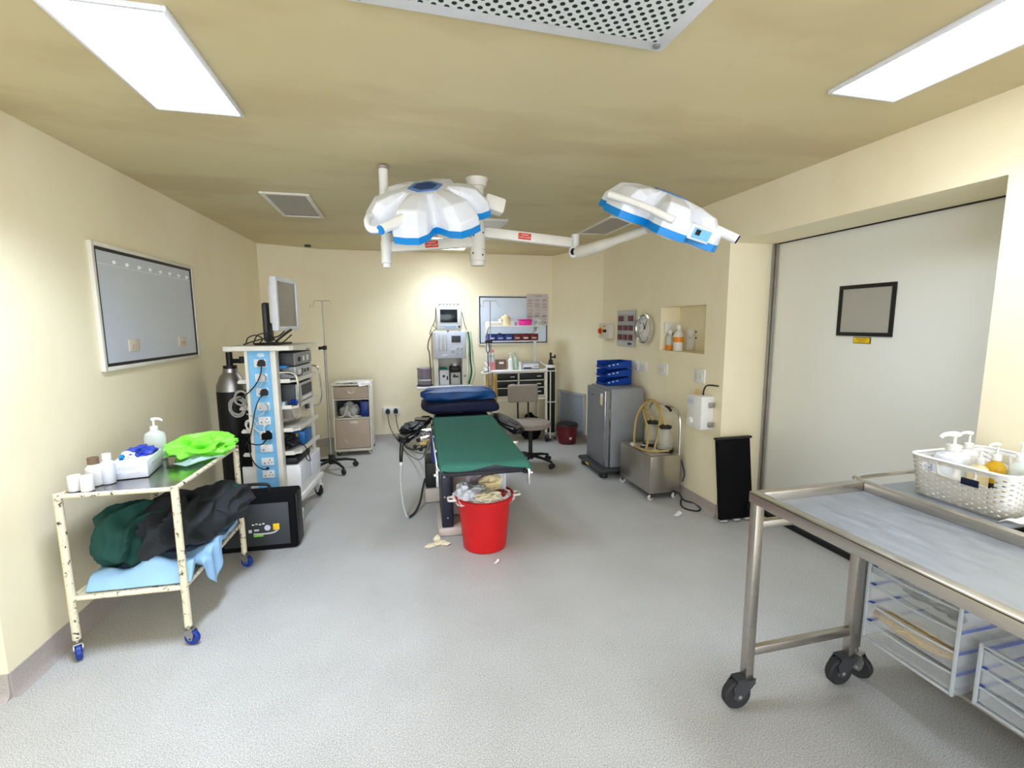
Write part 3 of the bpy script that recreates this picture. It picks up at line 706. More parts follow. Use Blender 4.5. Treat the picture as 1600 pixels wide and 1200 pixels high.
# monitor on the cart
mn = Vector((.975, -.22, 0)).normalized()
t = thing('monitor', 'white framed flat monitor turned right on black stand, on top of cart', 'monitor', cl(.03, .20, 1.394))
X = Matrix.Translation(Vector((.085, .09, .315))) @ facing((0, 0, 0), mn)
bz = MB()
for s_ in (-1, 1): bz.box((s_ * .172, 0, 0), (.030, .41, .05), .006, X); bz.box((0, s_ * .188, 0), (.315, .034, .05), .006, X)
bz.box((0, 0, -.010), (.33, .36, .030), 0, X); bz.build('bezel', 'white_blue', t)
MB().box((0, 0, .0085), (.314, .342, .010), 0, X).build('screen', 'screen_grey', t)
MB().box((0, .0, -.045), (.26, .30, .05), .012, X).build('rear_housing', 'white_warm', t)
X2 = Matrix.Translation(Vector((.01, .05, 0))) @ facing((0, 0, 0), mn)
q = MB(); q.box((.02, .175, -.065), (.11, .31, .045), .02, X2); q.build('stand_column', 'grey_dark', t)
q = MB(); q.box((.02, .008, -.03), (.24, .016, .19), .005, X2); q.build('stand_base', 'black', t)
q = MB()
q.tube([cl(-.14, .12, 1.402), cl(-.13, .14, 1.45), cl(-.08, .16, 1.47), cl(-.04, .18, 1.44), cl(-.05, .12, 1.402)], .005, 8, 8)
q.tube([cl(-.15, .10, 1.401), cl(-.06, .10, 1.43), cl(.02, .12, 1.45), cl(.10, .10, 1.46), cl(.14, .14, 1.50)], .005, 8, 8)
q.tube([cl(-.10, .15, 1.402), cl(-.07, .17, 1.47), cl(-.01, .20, 1.48), cl(.05, .22, 1.42), cl(.12, .10, 1.405), cl(.17, .20, 1.47)], .005, 8, 8)
q.tube([cl(.08, .08, 1.402), cl(.12, .06, 1.44), cl(.16, .09, 1.48), cl(.17, .20, 1.51)], .009, 8, 6)
tag(q.build('cable_bundle', 'black'), 'black cables coiled around the monitor stand on top of cart', 'cables')
def device(label, x, y, z, d, body, face, kind='medical device', tilt=0., feet=True, name='medical_device'):
    """a box-shaped unit whose controls look towards the cart's open side"""
    t = thing(name, label, kind, cl(x, y, z), CA)
    X = Matrix.Rotation(tilt, 4, 'Y')
    MB().box((0, 0, d[2] / 2 + .004), d, .004, X).build('case', body, t)
    f = MB().box((d[0] / 2 + .004, 0, d[2] / 2 + .004), (.010, d[1] * .98, d[2] * .96), .003, X).build('front_panel', face, t)
    return t, X
g = 'devices on the endoscopy cart'
t, X = device('dark grey unit directly under the cart top, above blue tray', .09, .33, SH[0] + .098, (.22, .44, .10), 'grey_dark', 'grey')
q = MB()
for k in range(3): q.box((-.02, -.2215, .03 + k * .025), (.15, .003, .006))
q.build('vents', 'black', t); q = MB(); q.box((.1205, .10, .05), (.004, .05, .045), .001); q.box((.1205, .0, .05), (.004, .03, .04), .001); q.build('buttons', 'white', t); MB().cyl((.119, -.12, .05), (.13, -.12, .05), .018, n=18).build('knob', 'black', t)
t, X = device('grey unit on the topmost inner shelf of cart', .09, .33, SH[0] + .001, (.22, .44, .088), 'grey', 'grey_light')
q = MB(); q.cyl((.119, -.12, .045), (.128, -.12, .045), .02, n=18); q.build('knob', 'white', t); q = MB(); q.cyl((-.02, -.2205, .05), (-.02, -.224, .05), .028, n=24); q.build('round_badge', 'grey_light', t)
for k, y in ((0, .02), (1, .10)): MB().box((.1205, y, .045), (.004, .05, .03), .001).build('display', 'grey_dark', t)
o = MB(); o.box((0, 0, .009), (.14, .06, .018), .004); o = tag(o.build('instrument_tray', 'blue'), 'bright blue plastic tray wedged before the two top units of cart', 'tray'); put(o, cl(.10, .080, SH[0] + .090), CA)
t, X = device('large dark unit on the second inner shelf of cart', .085, .34, SH[1] + .001, (.22, .42, .155), 'grey_dark', 'grey_light')
MB().box((.1205, .04, .095), (.004, .26, .085)).build('display', 'grey_dark', t)
MB().box((.1205, .04, .03), (.004, .22, .02)).build('button_row', 'white', t)
q = MB()
for k in range(5): q.box((.0, 0, .003 + k * .0055), (.135 - .004 * (k % 2), .085, .0045), Mx=Matrix.Rotation(.02 * (k % 3), 4, 'Z'))
o = tag(q.build('paper_stack', 'blue_pale'), 'stack of pale blue folded sheets on the second cart shelf', 'papers'); put(o, cl(.06, .115, SH[1] + .001), CA)
o = tag(MB().lump((0, 0, .02), (.03, .05, .022), .4, 2, 6, 4, -.8).build('cloth', 'blue_royal'), 'small crumpled royal blue cloth on right edge of second cart shelf', 'cloth'); put(o, cl(.175, .15, SH[1] + .0015), 0)
t, X = device('beige monitor unit tilted on the third inner shelf of cart', .07, .36, SH[2] + .022, (.18, .34, .12), 'grey_warm', 'beige_light', 'medical device', -.22)
MB().box((.0955, .0, .075), (.004, .24, .06), 0, X).build('display', 'screen_grey', t); q = MB(); q.cyl((.095, .13, .06), (.125, .13, .06), .022, n=18, Mx=X); q.build('knob', 'grey_dark', t)
o = tag(MB().lump((0, 0, .055), (.10, .09, .06), .5, 1.4, 7, 4, -.9).build('black_bag', 'black'), 'crumpled black bag at the front of the fourth cart shelf', 'bag'); put(o, cl(.06, .17, SH[3] + .001), 0)
t = thing('plastic_box', 'blue storage box with yellow label behind black bag on cart', 'box', cl(.10, .40, SH[3] + .001), CA)
MB().box((0, 0, .055), (.18, .20, .11), .008).build('body', 'blue', t); MB().box((.0, -.1015, .075), (.07, .003, .04)).build('label', 'yellow', t)
o = tag(MB().box((0, 0, .0), (.24, .34, .055), .01).build('keyboard_case', 'black'), 'flat black case lying on white drawer base of cart', 'case'); put(o, cl(.07, .25, .4805), CA)
q = MB(); q.tube([cl(.16, .40, 1.185), cl(.205, .30, 1.20), cl(.235, .20, 1.17), cl(.23, .12, 1.155), cl(.15, .10, 1.175), cl(.10, .09, 1.205)], .0045, 8, 8)
tag(q.build('device_cable', 'black'), 'black cable looping in front of the grey unit on cart', 'cable')
q = MB(); q.tube([cl(.12, .30, .60), cl(.18, .20, .60), cl(.235, .16, .57), cl(.25, .20, .47), cl(.235, .25, .43), cl(.225, .20, .46), cl(.222, .14, .52), cl(.12, .14, .53)], .004, 8, 8)
tag(q.build('device_cable', 'black'), 'thin black cable looping down over drawer base of cart', 'cable')
def coil(label, c, r, mat_, nloop=4, seed=1, name='cable_coil'):
    rnd = random.Random(seed); q = MB()
    for k in range(nloop):
        a0 = rnd.random() * 6; rr = r * rnd.uniform(.75, 1.1); tl = rnd.uniform(-.5, .5)
        q.tube([(c[0] + rr * math.cos(a) * .8 + rnd.uniform(-.006, .006), c[1] + rr * math.sin(a) * tl, c[2] + rr * math.sin(a)) for a in [a0 + j * PI / 4 for j in range(8)]], .0042, 7, 5, True)
    return tag(q.build(name, mat_), label, 'cable coil')
coil('grey cable coil hanging left of the strip at upper shelf level', cl(-.17, .035, 1.0), .055, 'wire_grey', 4, 3)
coil('grey cable coil hanging left of the strip, larger and lower one', cl(-.20, .035, .935), .075, 'wire_grey', 5, 5)
coil('pale cable coil hanging close beside left edge of blue strip', cl(-.105, .02, .79), .045, 'white_warm', 3, 8)
o = tag(MB().box((0, 0, .11), (.14, .20, .22), .01).build('power_unit', 'black_matte'), 'black unit standing on the cart drawer base left of blue strip', 'medical device'); put(o, cl(-.14, .17, .4535), CA)
# gas cylinder behind the cart
def gas_cylinder(label, loc, r, h, body, shoulder, group=None, name='gas_cylinder', valve='black'):
    t = thing(name, label, 'gas cylinder', loc, 0, group)
    MB().lathe([(r * .9, 0), (r, .02), (r, h * .80)], n=32).build('body', body, t)
    MB().lathe([(r, h * .8005), (r * .97, h * .84), (r * .72, h * .90), (r * .50, h * .925), (r * .48, h * .95), (r * .3, h * .952)], n=32).build('shoulder', shoulder, t)
    q = MB(); q.cyl((0, 0, h * .9525), (0, 0, h * .97), r * .45, n=20); q.cyl((0, 0, h * .97), (0, 0, h * 1.06), r * .22, n=14); q.cyl((0, 0, h * 1.0), (r * 1.0, -r * .2, h * 1.0), r * .17, n=12); q.cyl((r * .9, -r * .2, h * .985), (r * .9, -r * .2, h * 1.03), r * .2, n=12)
    q.build('valve', valve, t); return t
t = gas_cylinder('tall black gas cylinder with grey shoulder behind left end of cart', (-1.375, 4.36, 0), .115, 1.25, 'black', 'steel_dull')
MB().tube([(.115, -.02, 1.27), (.16, -.02, 1.25), (.19, -.01, 1.10), (.17, 0, 1.06), (.115, .0, 1.05)], .006, 8, 6).build('hose', 'black', t)

# ------------------------------------------------------------------ drip stands
def drip_stand(label, loc, h, clamp, group=None, legs=5, a0=.3):
    t = thing('drip_stand', label, 'drip stand', loc, 0, group)
    MB().cyl((0, 0, .12), (0, 0, clamp), .012, n=12).build('pole', 'steel_dull', t)
    MB().cyl((0, 0, clamp), (0, 0, h), .006, n=10).build('upper_pole', 'steel_dull', t)
    q = MB().tube([(-.115, -.01, h - .075), (-.118, -.01, h - .04), (-.088, 0, h - .075), (-.08, 0, h - .01), (-.075, 0, h), (.075, 0, h), (.08, 0, h - .01), (.088, 0, h - .075), (.118, -.01, h - .04), (.115, -.01, h - .075)], .0035, 8); q.build('hooks', 'chrome', t)
    q = MB().box((0, 0, clamp), (.04, .035, .045), .008); q.cyl((-.02, -.0, clamp), (-.06, -.01, clamp - .005), .014, .018, n=12); q.build('clamp', 'black', t)
    MB().cyl((0, 0, .07), (0, 0, .17), .028, n=16).build('hub', 'black', t)
    for k in range(legs):
        a = a0 + k * 2 * PI / legs; c, s_ = math.cos(a), math.sin(a)
        l = MB().tube([(c * .02, s_ * .02, .11), (c * .15, s_ * .15, .10), (c * .25, s_ * .25, .075)], [.018, .015, .011], 8).build('leg', 'black', t)
        w_ = MB(); w_.cyl((c * .25 - s_ * .012, s_ * .25 + c * .012, .031), (c * .25 + s_ * .012, s_ * .25 - c * .012, .031), .030, n=18); w_.cyl((c * .25, s_ * .25, .055), (c * .25, s_ * .25, .08), .01, n=8); w_.build('wheel', 'rubber', l)
    return t
drip_stand('drip stand with black base between the cart and bedside cabinet', (-.735, 5.17, 0), 1.79, 1.31)
t = drip_stand('drip stand with black clamp left of the shelf workstation', (1.085, 5.52, 0), 1.815, 1.335, a0=.9)
# what hangs on the right-hand stand
q = MB(); q.tube([(1.03, 5.485, 1.31), (1.022, 5.475, 1.24), (1.043, 5.475, 1.20), (1.064, 5.475, 1.24), (1.056, 5.485, 1.31)], .005, 8, 6); q.tube([(1.043, 5.475, 1.20), (1.045, 5.475, 1.0), (1.048, 5.475, .82)], .006, 8, 6); q.tube([(1.018, 5.485, 1.318), (1.03, 5.485, 1.31), (1.02, 5.47, 1.335), (1.0, 5.47, 1.34)], .004, 6)
q.cyl((1.048, 5.475, .80), (1.048, 5.465, .80), .022, n=16); tag(q.build('stethoscope', 'black'), 'black stethoscope hanging from clamp of drip stand beside workstation', 'stethoscope')
q = MB(); q.tube([(1.03 + .06 * math.cos(a), 5.50 + .065 * math.sin(a), .968 + .012 * math.sin(a + 1)) for a in [k * PI / 8 for k in range(16)]], .010, 8, 2, True)
tag(q.build('ring_holder', 'white_warm'), 'white oval ring clamped round the drip stand beside workstation', 'ring')
for k, (x, y, w_, l) in enumerate(((1.03, 5.44, .045, 'yellow cloth hanging from white ring, to the left of pole'), (1.122, 5.47, .055, 'yellow cloth hanging from white ring, to the right of pole'))):
    q = MB(); q.grid(lambda u, v: (x - w_ / 2 + w_ * u, y + .014 * math.sin(u * 9 + v * 2) - .01 * v, .945 - .33 * v), 12, 8)
    tag(q.build('cloth_strip', 'gold', solid=.003), l, 'cloth', 'cloths on the white ring')

# ------------------------------------------------------------------ bedside cabinet
CB = (-.545, 5.895, 0)
t = thing('bedside_cabinet', 'beige bedside cabinet with open middle niche by the back wall', 'cabinet', CB, math.radians(-1.5))
q = MB()
for s_ in (-1, 1): q.box((s_ * .205, 0, .455), (.02, .40, .79), .004)
q.box((0, 0, .85), (.44, .42, .022), .006); q.box((0, 0, .675), (.39, .38, .014)); q.box((0, 0, .445), (.39, .38, .014)); q.box((0, 0, .068), (.39, .39, .03))
q.build('carcass', 'enamel', t)
MB().box((0, .19, .455), (.388, .02, .79)).build('back_panel', 'grey_dark', t)  # dark grey puts the shade inside the niche into the panel colour
d_ = MB().box((0, -.19, .757), (.385, .02, .14), .004).build('drawer', 'beige', t)
MB().tube([(-.03, -.201, .775), (-.028, -.222, .765), (0, -.226, .752), (.028, -.222, .765), (.03, -.201, .775)], .006, 8, 4).build('handle', 'enamel', d_)
d_ = MB().box((0, -.19, .262), (.385, .02, .345), .004).build('door', 'beige', t)
MB().lathe([(.001, 0), (.045, .004), (.05, .014), (.001, .02)], n=24, Mx=Matrix.Translation((0.02, -.200, .40)) @ Matrix.Rotation(PI / 2, 4, 'X') @ Matrix.Scale(.35, 4, (0, 1, 0))).build('handle', 'enamel', d_)
q = MB(); q.tube([(-.10, -.2012, .21), (-.07, -.2012, .17), (-.05, -.2012, .155)], .0025, 6); q.build('scratch', 'white', d_)
for x in (-.18, .18):
    for y in (-.16, .16): caster(t, x, y, .028, .020, .6, .060, 'beige_light' if x > 0 and y < 0 else 'rubber')
for k, (x, y, r, l) in enumerate(((-.64, 5.80, .15, 'white sheet of paper on the bedside cabinet, left one'), (-.55, 5.79, -.1, 'white sheet of paper on the bedside cabinet, middle one'), (-.43, 5.785, .35, 'white sheet on bedside cabinet drooping over its front edge'))):
    def fn(u, v, k=k):
        yy = -.10 + .20 * v; z = .003 + .010 * (.5 + noise.noise((u * 4 + k * 3, v * 4, k)))
        if k == 2 and v < .38: z -= (.38 - v) * .11
        return (-.075 + .15 * u, yy - (.03 if k == 2 else 0), z + k * .004)
    q = MB(); q.grid(fn, 8, 8); o = tag(q.build('paper_sheet', 'paper', solid=.001), l, 'paper', 'papers on the bedside cabinet'); put(o, (x, y, .8625), r)
o = tag(MB().lump((0, 0, .075), (.10, .085, .085), .4, 1.3, 4, 4, -.85).build('padded_bundle', 'grey_light'), 'pale grey bundle with white tubes inside the cabinet niche', 'bundle'); put(o, (-.585, 5.83, .4535))
q = MB(); q.tube([(-.70, 5.74, .465), (-.65, 5.73, .475), (-.62, 5.735, .53), (-.60, 5.72, .60)], .008, 8, 6); q.tube([(-.60, 5.735, .53), (-.575, 5.72, .475), (-.53, 5.715, .462), (-.49, 5.73, .465)], .008, 8, 6); q.tube([(-.56, 5.74, .55), (-.53, 5.725, .49), (-.50, 5.72, .475), (-.45, 5.74, .462)], .007, 8, 6)
tag(q.build('plastic_tubing', 'white_warm'), 'white plastic tubing in front of the bundle in cabinet niche', 'tubing')
o = tag(MB().box((0, 0, .09), (.10, .20, .18), .006).build('carton', 'blue_deep'), 'dark blue carton at right inside the cabinet niche', 'carton'); put(o, (-.41, 5.88, .4535))

# ================================================================== ANAESTHESIA MACHINE
t = thing('anaesthesia_machine', 'cream anaesthesia machine with grey control panel at the back wall', 'anaesthesia machine', (.612, 5.62, 0))
q = MB(); q.box((0, .22, 1.30), (.405, .36, .34), .012)
for s_ in (-1, 1): q.box((s_ * .175 + (.0 if s_ > 0 else .005), .22, .965), (.055, .36, .335), .004)
q.box((0, .39, .965), (.31, .02, .335)); q.build('housing', 'machine', t)
pn = MB().box((.005, .034, 1.293), (.372, .014, .315), .005).build('control_panel', 'machine_panel', t)
fm = MB().box((-.085, .0265, 1.325), (.105, .008, .20), .002).build('flow_meter', 'grey_light', pn)
for x in (-.11, -.06): MB().cyl((x, .020, 1.235), (x, .020, 1.42), .009, n=10).build('flow_tube', 'white_blue', fm)
MB().box((.075, .0265, 1.365), (.11, .008, .08), .002).build('display', 'grey_dark', pn)
for x, z, r in ((.037, 1.223, .026), (.092, 1.25, .018), (.14, 1.252, .020), (.092, 1.188, .018), (.14, 1.188, .020)):
    k_ = MB().cyl((x, .0275, z), (x, .012, z), r, r * .85, n=20).build('knob', 'grey_light', pn)
    MB().box((x, .0105, z), (.003, .004, r * 1.4)).build('pointer', 'grey_dark', k_)
q = MB(); q.tube([(-.10, .026, 1.165), (-.085, .020, 1.178), (-.06, .020, 1.172), (-.03, .026, 1.176)], .004, 6, 4); q.tube([(-.10, .026, 1.165), (-.08, .02, 1.16), (-.06, .022, 1.17)], .004, 6, 4); q.build('control_lettering', 'white', pn)
MB().cyl((-.02, .038, 1.462), (-.02, .028, 1.462), .014, n=16).build('emblem', 'grey', t)
sl = MB().box((-.075, .18, .785), (.66, .44, .028), .008).build('work_surface', 'white', t)
q = MB(); q.box((0, .24, .46), (.42, .34, .62), .01); q.box((0, .22, .11), (.52, .50, .06), .015); q.build('lower_cabinet', 'machine', t)
for x in (-.22, .22):
    for y in (.02, .42): caster(t, x, y, .035, .022, .5, .085, 'rubber', 'grey_light')
v_ = MB().box((-.067, .20, .892), (.118, .16, .185), .008).build('vaporiser', 'white_blue', t)
MB().lathe([(.038, 0), (.038, .012), (.026, .03), (.001, .032)], (-.067, .20, .985), 24).build('dial', 'teal', v_)
q = MB(); q.cyl((-.075, .119, .91), (-.075, .11, .91), .016, n=16); q.box((-.03, .119, .885), (.018, .006, .05), .002); q.build('gauge', 'grey_dark', v_)
v_ = MB().box((.072, .20, .876), (.118, .16, .153), .008).build('vaporiser', 'grey_light', t)
MB().box((.072, .20, .990), (.118, .15, .07), .01).build('head', 'black', v_); MB().cyl((.072, .20, 1.026), (.072, .20, 1.062), .028, n=20).build('dial', 'white', v_)
q = MB(); q.box((.072, .1195, .90), (.07, .004, .02)); q.cyl((.055, .119, .915), (.055, .112, .915), .014, n=14); q.build('gauge', 'grey_dark', v_)
MB().cyl((.175, .04, .915), (.175, .030, .915), .014, n=16).build('pressure_gauge', 'grey', t)
cn = MB().lathe([(.085, .0), (.088, .01), (.088, .21), (.06, .212)], (-.305, .12, .800), 28).build('absorber_canister', 'canister', t)
MB().lathe([(.090, .07), (.090, .085), (.001, .09)], (-.305, .12, .800), 28).build('canister_ring', 'white_blue', cn); MB().lathe([(.093, .208), (.093, .222), (.001, .224)], (-.305, .12, .800), 28).build('canister_lid', 'purple_grey', cn)
MB().cyl((-.305, .12, .7995), (-.305, .12, .815), .096, n=28).build('canister_base', 'grey_dark', cn)
for k, (x, y) in enumerate(((.228, .06), (.252, .10), (.275, .06))):
    MB().tube([(x - .02, y, 1.45), (x - .004 * k, y - .02, 1.30), (x + .005 * k, y, 1.1), (x + .012 * k, y - .02, .95), (x - .02, y, .80)], .010, 8, 6).build('breathing_hose', ['green_tube', 'green_dark', 'mint'][k], t)
MB().tube([(-.205, .08, 1.44), (-.245, .06, 1.36), (-.262, .05, 1.26), (-.245, .05, 1.2), (-.235, .06, .95), (-.225, .08, .80)], .008, 8, 6).build('breathing_hose', 'brown', t)
t = thing('patient_monitor', 'white patient monitor with dark screen on top of anaesthesia machine', 'monitor', (.612, 5.66, 1.4715))
MB().box((0, .10, .146), (.305, .20, .284), .02, seg=3).build('case', 'white', t)
MB().box((-.005, -.0025, .170), (.205, .008, .155), .003).build('screen', 'screen', t)
q = MB(); q.box((-.01, -.001, .050), (.18, .006, .010), .001); q.box((.01, -.001, .034), (.13, .006, .010), .001); q.build('key_strip', 'blue_light', t)
MB().cyl((.118, .0, .042), (.118, -.016, .042), .013, n=16).build('knob', 'grey_dark', t)
q = MB(); q.tube([(-.14, .06, .285), (-.11, .06, .302), (.11, .06, .302), (.14, .06, .285)], .010, 10, 5); q.build('carry_handle', 'white', t)
q = MB()
for k in range(6): q.tube([(-.115 + k * .043, .05, .297), (-.10 + k * .043, .048, .3125), (-.088 + k * .043, .06, .305)], .005, 6, 3)
q.tube([(-.115, .05, .297), (-.15, .03, .26), (-.168, .02, .12), (-.20, .02, .05), (-.235, .02, -.03), (-.22, .03, -.06)], .004, 6, 6); q.tube([(.13, .05, .29), (.165, .04, .18), (.19, .03, .06), (.215, .03, .0)], .004, 6, 6)
q.tube([(-.17, .02, .12), (-.185, .02, .06), (-.16, .0, .02), (-.19, .01, .0)], .004, 6, 6); q.build('sensor_cable', 'black', t)

# ================================================================== SHELF WORKSTATION
DO = (1.50, 5.72, 0)
t = thing('workstation', 'white shelf workstation with six black drawers in front of back wall viewer', 'workstation', DO)
q = MB()
for x in (-.385, .352):
    for y in (.0, .36): q.box((x, y, .555), (.028, .028, .83 if y else .85), .003)
q.box((-.016, .0, .585), (.71, .026, .022)); q.box((-.016, .36, .14), (.71, .026, .022)); q.build('frame', 'enamel', t)
MB().box((-.021, .18, .945), (.765, .42, .024), .004).build('desk_top', 'white', t)
q = MB()
for s_ in (-1, 1): q.tube([(-.016 + s_ * .375, 0, .957), (-.016 + s_ * .375, .01, .995), (-.016 + s_ * .375, .06, 1.005), (-.016 + s_ * .375, .3, 1.03)], .009, 8, 4)
q.tube([(-.39, .36, 1.03), (.36, .36, 1.03)], .009, 8); q.build('side_rail', 'white', t)
q = MB(); q.box((-.016, .18, .62), (.74, .36, .016)); q.box((-.016, .355, .78), (.72, .012, .31))
for x in (-.37, -.016, .338): q.box((x, .18, .78), (.022, .36, .31))
for z in (.73, .825, .925): q.box((-.016, .18, z), (.71, .36, .012))
q.build('drawer_rack', 'enamel', t)
for x in (-.193, .161):
    for z in (.676, .776, .874):
        d_ = MB().box((x, .175, z), (.318, .345, .080), .005).build('drawer', 'black', t)
        MB().box((x + .095, -.002, z + .0), (.055, .010, .012), .002).build('handle', 'white', d_)
for x in (-.385, .355):
    for y in (0, .36): caster(t, x, y, .048, .026, .8 if x > 0 else 2.2, .13, 'rubber', 'steel_dull')
for x in (-.36, .30): MB().box((x, .34, 1.24), (.032, .026, .58), .003).build('upright', 'white', t)
q = MB(); q.box((-.03, .23, 1.512), (.70, .26, .018), .003); q.box((-.03, .355, 1.548), (.70, .012, .06))
for s_ in (-1, 1): q.prism([(.10, 1.521), (.36, 1.521), (.36, 1.578), (.24, 1.578)], -.004, .004, Matrix.Translation((-.03 + s_ * .346, 0, 0)) @ Matrix(((0, 0, 1, 0), (1, 0, 0, 0), (0, 1, 0, 0), (0, 0, 0, 1))))
q.build('top_shelf', 'white', t)
SW = Matrix(((0, 0, 1, 0), (1, 0, 0, 0), (0, 1, 0, 0), (0, 0, 0, 1)))
MB().prism([(.10, 1.503), (.36, 1.503), (.36, 1.39), (.30, 1.39)], -.006, .006, Matrix.Translation((-.376, 0, 0)) @ SW).build('bracket', 'white_warm', t)
MB().prism([(.20, 1.503), (.36, 1.503), (.36, 1.42)], -.008, .008, Matrix.Translation((.30, 0, 0)) @ SW).build('bracket', 'white_warm', t)
q = MB(); q.box((-.03, .26, 1.322), (.69, .19, .010)); q.box((-.03, .352, 1.36), (.69, .010, .085)); q.build('bin_rail', 'white_warm', t)
def dw(x, y, z): return (DO[0] + x, DO[1] + y, z)
def open_bin(label, x, col, tagm):
    t = thing('storage_bin', label, 'storage bin', dw(x, .255, 1.328))
    q = MB(); w_, l_, h_ = .108, .17, .085
    q.box((0, 0, .002), (w_, l_, .004)); q.box((0, l_ / 2 - .002, h_ / 2), (w_, .004, h_))
    for s_ in (-1, 1): q.box((s_ * (w_ / 2 - .002), 0, h_ / 2), (.004, l_, h_))
    q.box((0, -l_ / 2 + .003, h_ / 2 - .004), (w_, .006, h_ - .008), .002); q.build('tub', col, t)
    MB().box((.0, -l_ / 2 - .001, .032), (.06, .003, .017)).build('label', tagm, t); return t
for k in range(6):
    c_ = 'blue_deep' if k < 3 else 'red_dark'
    nm = ['leftmost of the three blue bins under the top shelf', 'middle one of the three blue bins under the top shelf', 'rightmost of the three blue bins, beside the red ones', 'leftmost of the dark red bins, beside the blue ones', 'middle one of the three dark red bins under the top shelf', 'rightmost of the dark red bins under the top shelf'][k]
    open_bin(nm, -.322 + k * .1125, c_, ['white', 'grey_light', 'machine_panel', 'grey_light', 'white', 'grey_light'][k])
o = tag(MB().box((0, 0, .0), (.035, .02, .07), .003).build('carton', 'grey_dark'), 'small dark carton standing up in the middle blue bin', 'carton'); put(o, dw(-.21, .225, 1.39), 0)
# on the top shelf
T1 = 1.5215
t = thing('lidded_jar', 'pale yellow lidded plastic jar on the top shelf of workstation', 'jar', dw(-.13, .22, T1))
MB().lathe([(.062, 0), (.066, .006), (.062, .10), (.056, .105)], n=28).build('body', 'cream', t); MB().lathe([(.058, .1055), (.052, .12), (.02, .13), (.014, .142), (.001, .144)], n=28).build('lid', 'cream', t)
MB().lathe([(.030, 0), (.031, .08), (.027, .085)], (-.07, -.02, 0), 20).build('beaker', 'white_warm', t)
t = thing('lidded_box', 'hot pink lidded plastic box on the top shelf of workstation', 'box', dw(.125, .21, T1)); MB().box((0, 0, .036), (.15, .12, .07), .012).build('body', 'pink', t); MB().box((0, 0, .0745), (.158, .128, .012), .004).build('lid', 'pink', t)
o = MB()
for k in range(4): o.box((.004 * (k % 2), 0, .004 + k * .008), (.15 - .01 * k, .12, .0075), .001, Matrix.Rotation(.05 * k, 4, 'Z'))
put(tag(o.build('booklet_stack', 'beige_light'), 'low stack of cream booklets at left end of top shelf', 'booklets'), dw(-.285, .20, T1))
put(tag(MB().lump((0, 0, .035), (.085, .07, .045), .5, 1.6, 6, 4, -.75).build('plastic_bag', 'grey_light'), 'crumpled grey plastic bag at the right end of top shelf', 'plastic bag'), dw(.268, .20, T1))
o = tag(MB().lathe([(.018, 0), (.018, .045), (.001, .046)]).build('small_jar', 'purple_grey'), 'tiny purple grey jar between yellow jar and pink box', 'jar'); put(o, dw(-.0, .20, T1))
# on the desk top
D1 = .9580
t = bottle('water_bottle', 'clear bottle of pink liquid with pink cap on workstation desk', dw(-.335, .14, D1), [(.038, 0), (.040, .006), (.040, .15), (.034, .17), (.040, .19), (.030, .215), (.020, .225), (.020, .23)], 'bottle_clear', [(.030, .2305), (.030, .262), (.001, .263)], 'pink_light')
MB().lathe([(.0385, .0005), (.0412, .006), (.0412, .10), (.001, .101)]).build('liquid', 'pink_light', t)
t = thing('dark_box', 'dark brown box with white label behind the pink bottle', 'box', dw(-.205, .20, D1)); MB().box((0, 0, .062), (.13, .09, .124), .003).build('body', 'brown', t); MB().box((.0, -.0462, .085), (.06, .003, .025)).build('label', 'white', t)
pump_bottle('white pump bottle on workstation desk beside the mint one', dw(-.095, .10, D1), .215, .034, 'white', PI * .9)
t = pump_bottle('mint green pump bottle with round mark on workstation desk', dw(-.03, .12, D1), .225, .036, 'mint', PI * 1.1, headm='mint'); MB().cyl((0, -.0355, .06), (0, -.0385, .06), .022, n=20).build('round_mark', 'teal', t)
o = tag(MB().lathe([(.022, 0), (.022, .095), (.016, .095), (.016, .02)]).build('white_tub', 'white'), 'white cylindrical tub right of the mint bottle on desk', 'tub'); put(o, dw(.032, .10, D1))
t = thing('open_tray', 'low pale tray of instruments at the right of workstation desk', 'tray', dw(.165, .16, D1)); q = MB(); q.box((0, 0, .004), (.23, .17, .008))
for s_ in (-1, 1): q.box((s_ * .113, 0, .035), (.004, .17, .07)); q.box((0, s_ * .083, .035), (.23, .004, .07))
q.build('tray', 'machine_panel', t)
MB().box((0, -.0862, .045), (.18, .003, .03)).build('label', 'white', t); q = MB(); q.box((-.04, -.0862, .018), (.10, .003, .014)); q.box((.07, -.0882, .038), (.05, .003, .006), Mx=None); q.build('print', 'blue_navy', t)
o = tag(MB().lump((0, 0, .16), (.13, .11, .18), .3, 1.5, 3, 4, -.88).build('black_bag', 'black_matte'), 'slumped black bag on floor under workstation drawers', 'bag'); put(o, (1.70, 5.93, .002))
# cylinder in its stand beside the workstation
t = gas_cylinder('black gas cylinder with white label in white stand right of workstation', (1.948, 5.83, .085), .060, 1.02, 'black', 'black', valve='black'); MB().lathe([(.0625, .885), (.0625, .925)], cap=False, n=28).build('label', 'white', t)
t = thing('cylinder_stand', 'white tubular stand holding the black gas cylinder right of workstation', 'stand', (1.948, 5.83, 0)); q = MB()
for k in range(3): a = -PI / 2 - .35 + k * 2 * PI / 3; q.tube([(.072 * math.cos(a), .072 * math.sin(a), .03), (.072 * math.cos(a), .072 * math.sin(a), .93)], .009, 8)
for z in (.10, .52, .93): q.tube([(.072 * math.cos(a), .072 * math.sin(a), z) for a in [k * PI / 8 for k in range(16)]], .008, 8, 0, True)
q.build('frame', 'enamel', t); MB().cyl((0, 0, .070), (0, 0, .082), .066, n=24).build('foot_plate', 'enamel', t)
for k in range(3): a = -PI / 2 - .35 + k * 2 * PI / 3; MB().cyl((.072 * math.cos(a), .072 * math.sin(a), 0), (.072 * math.cos(a), .072 * math.sin(a), .0295), .015, n=12).build('foot', 'rubber', t)
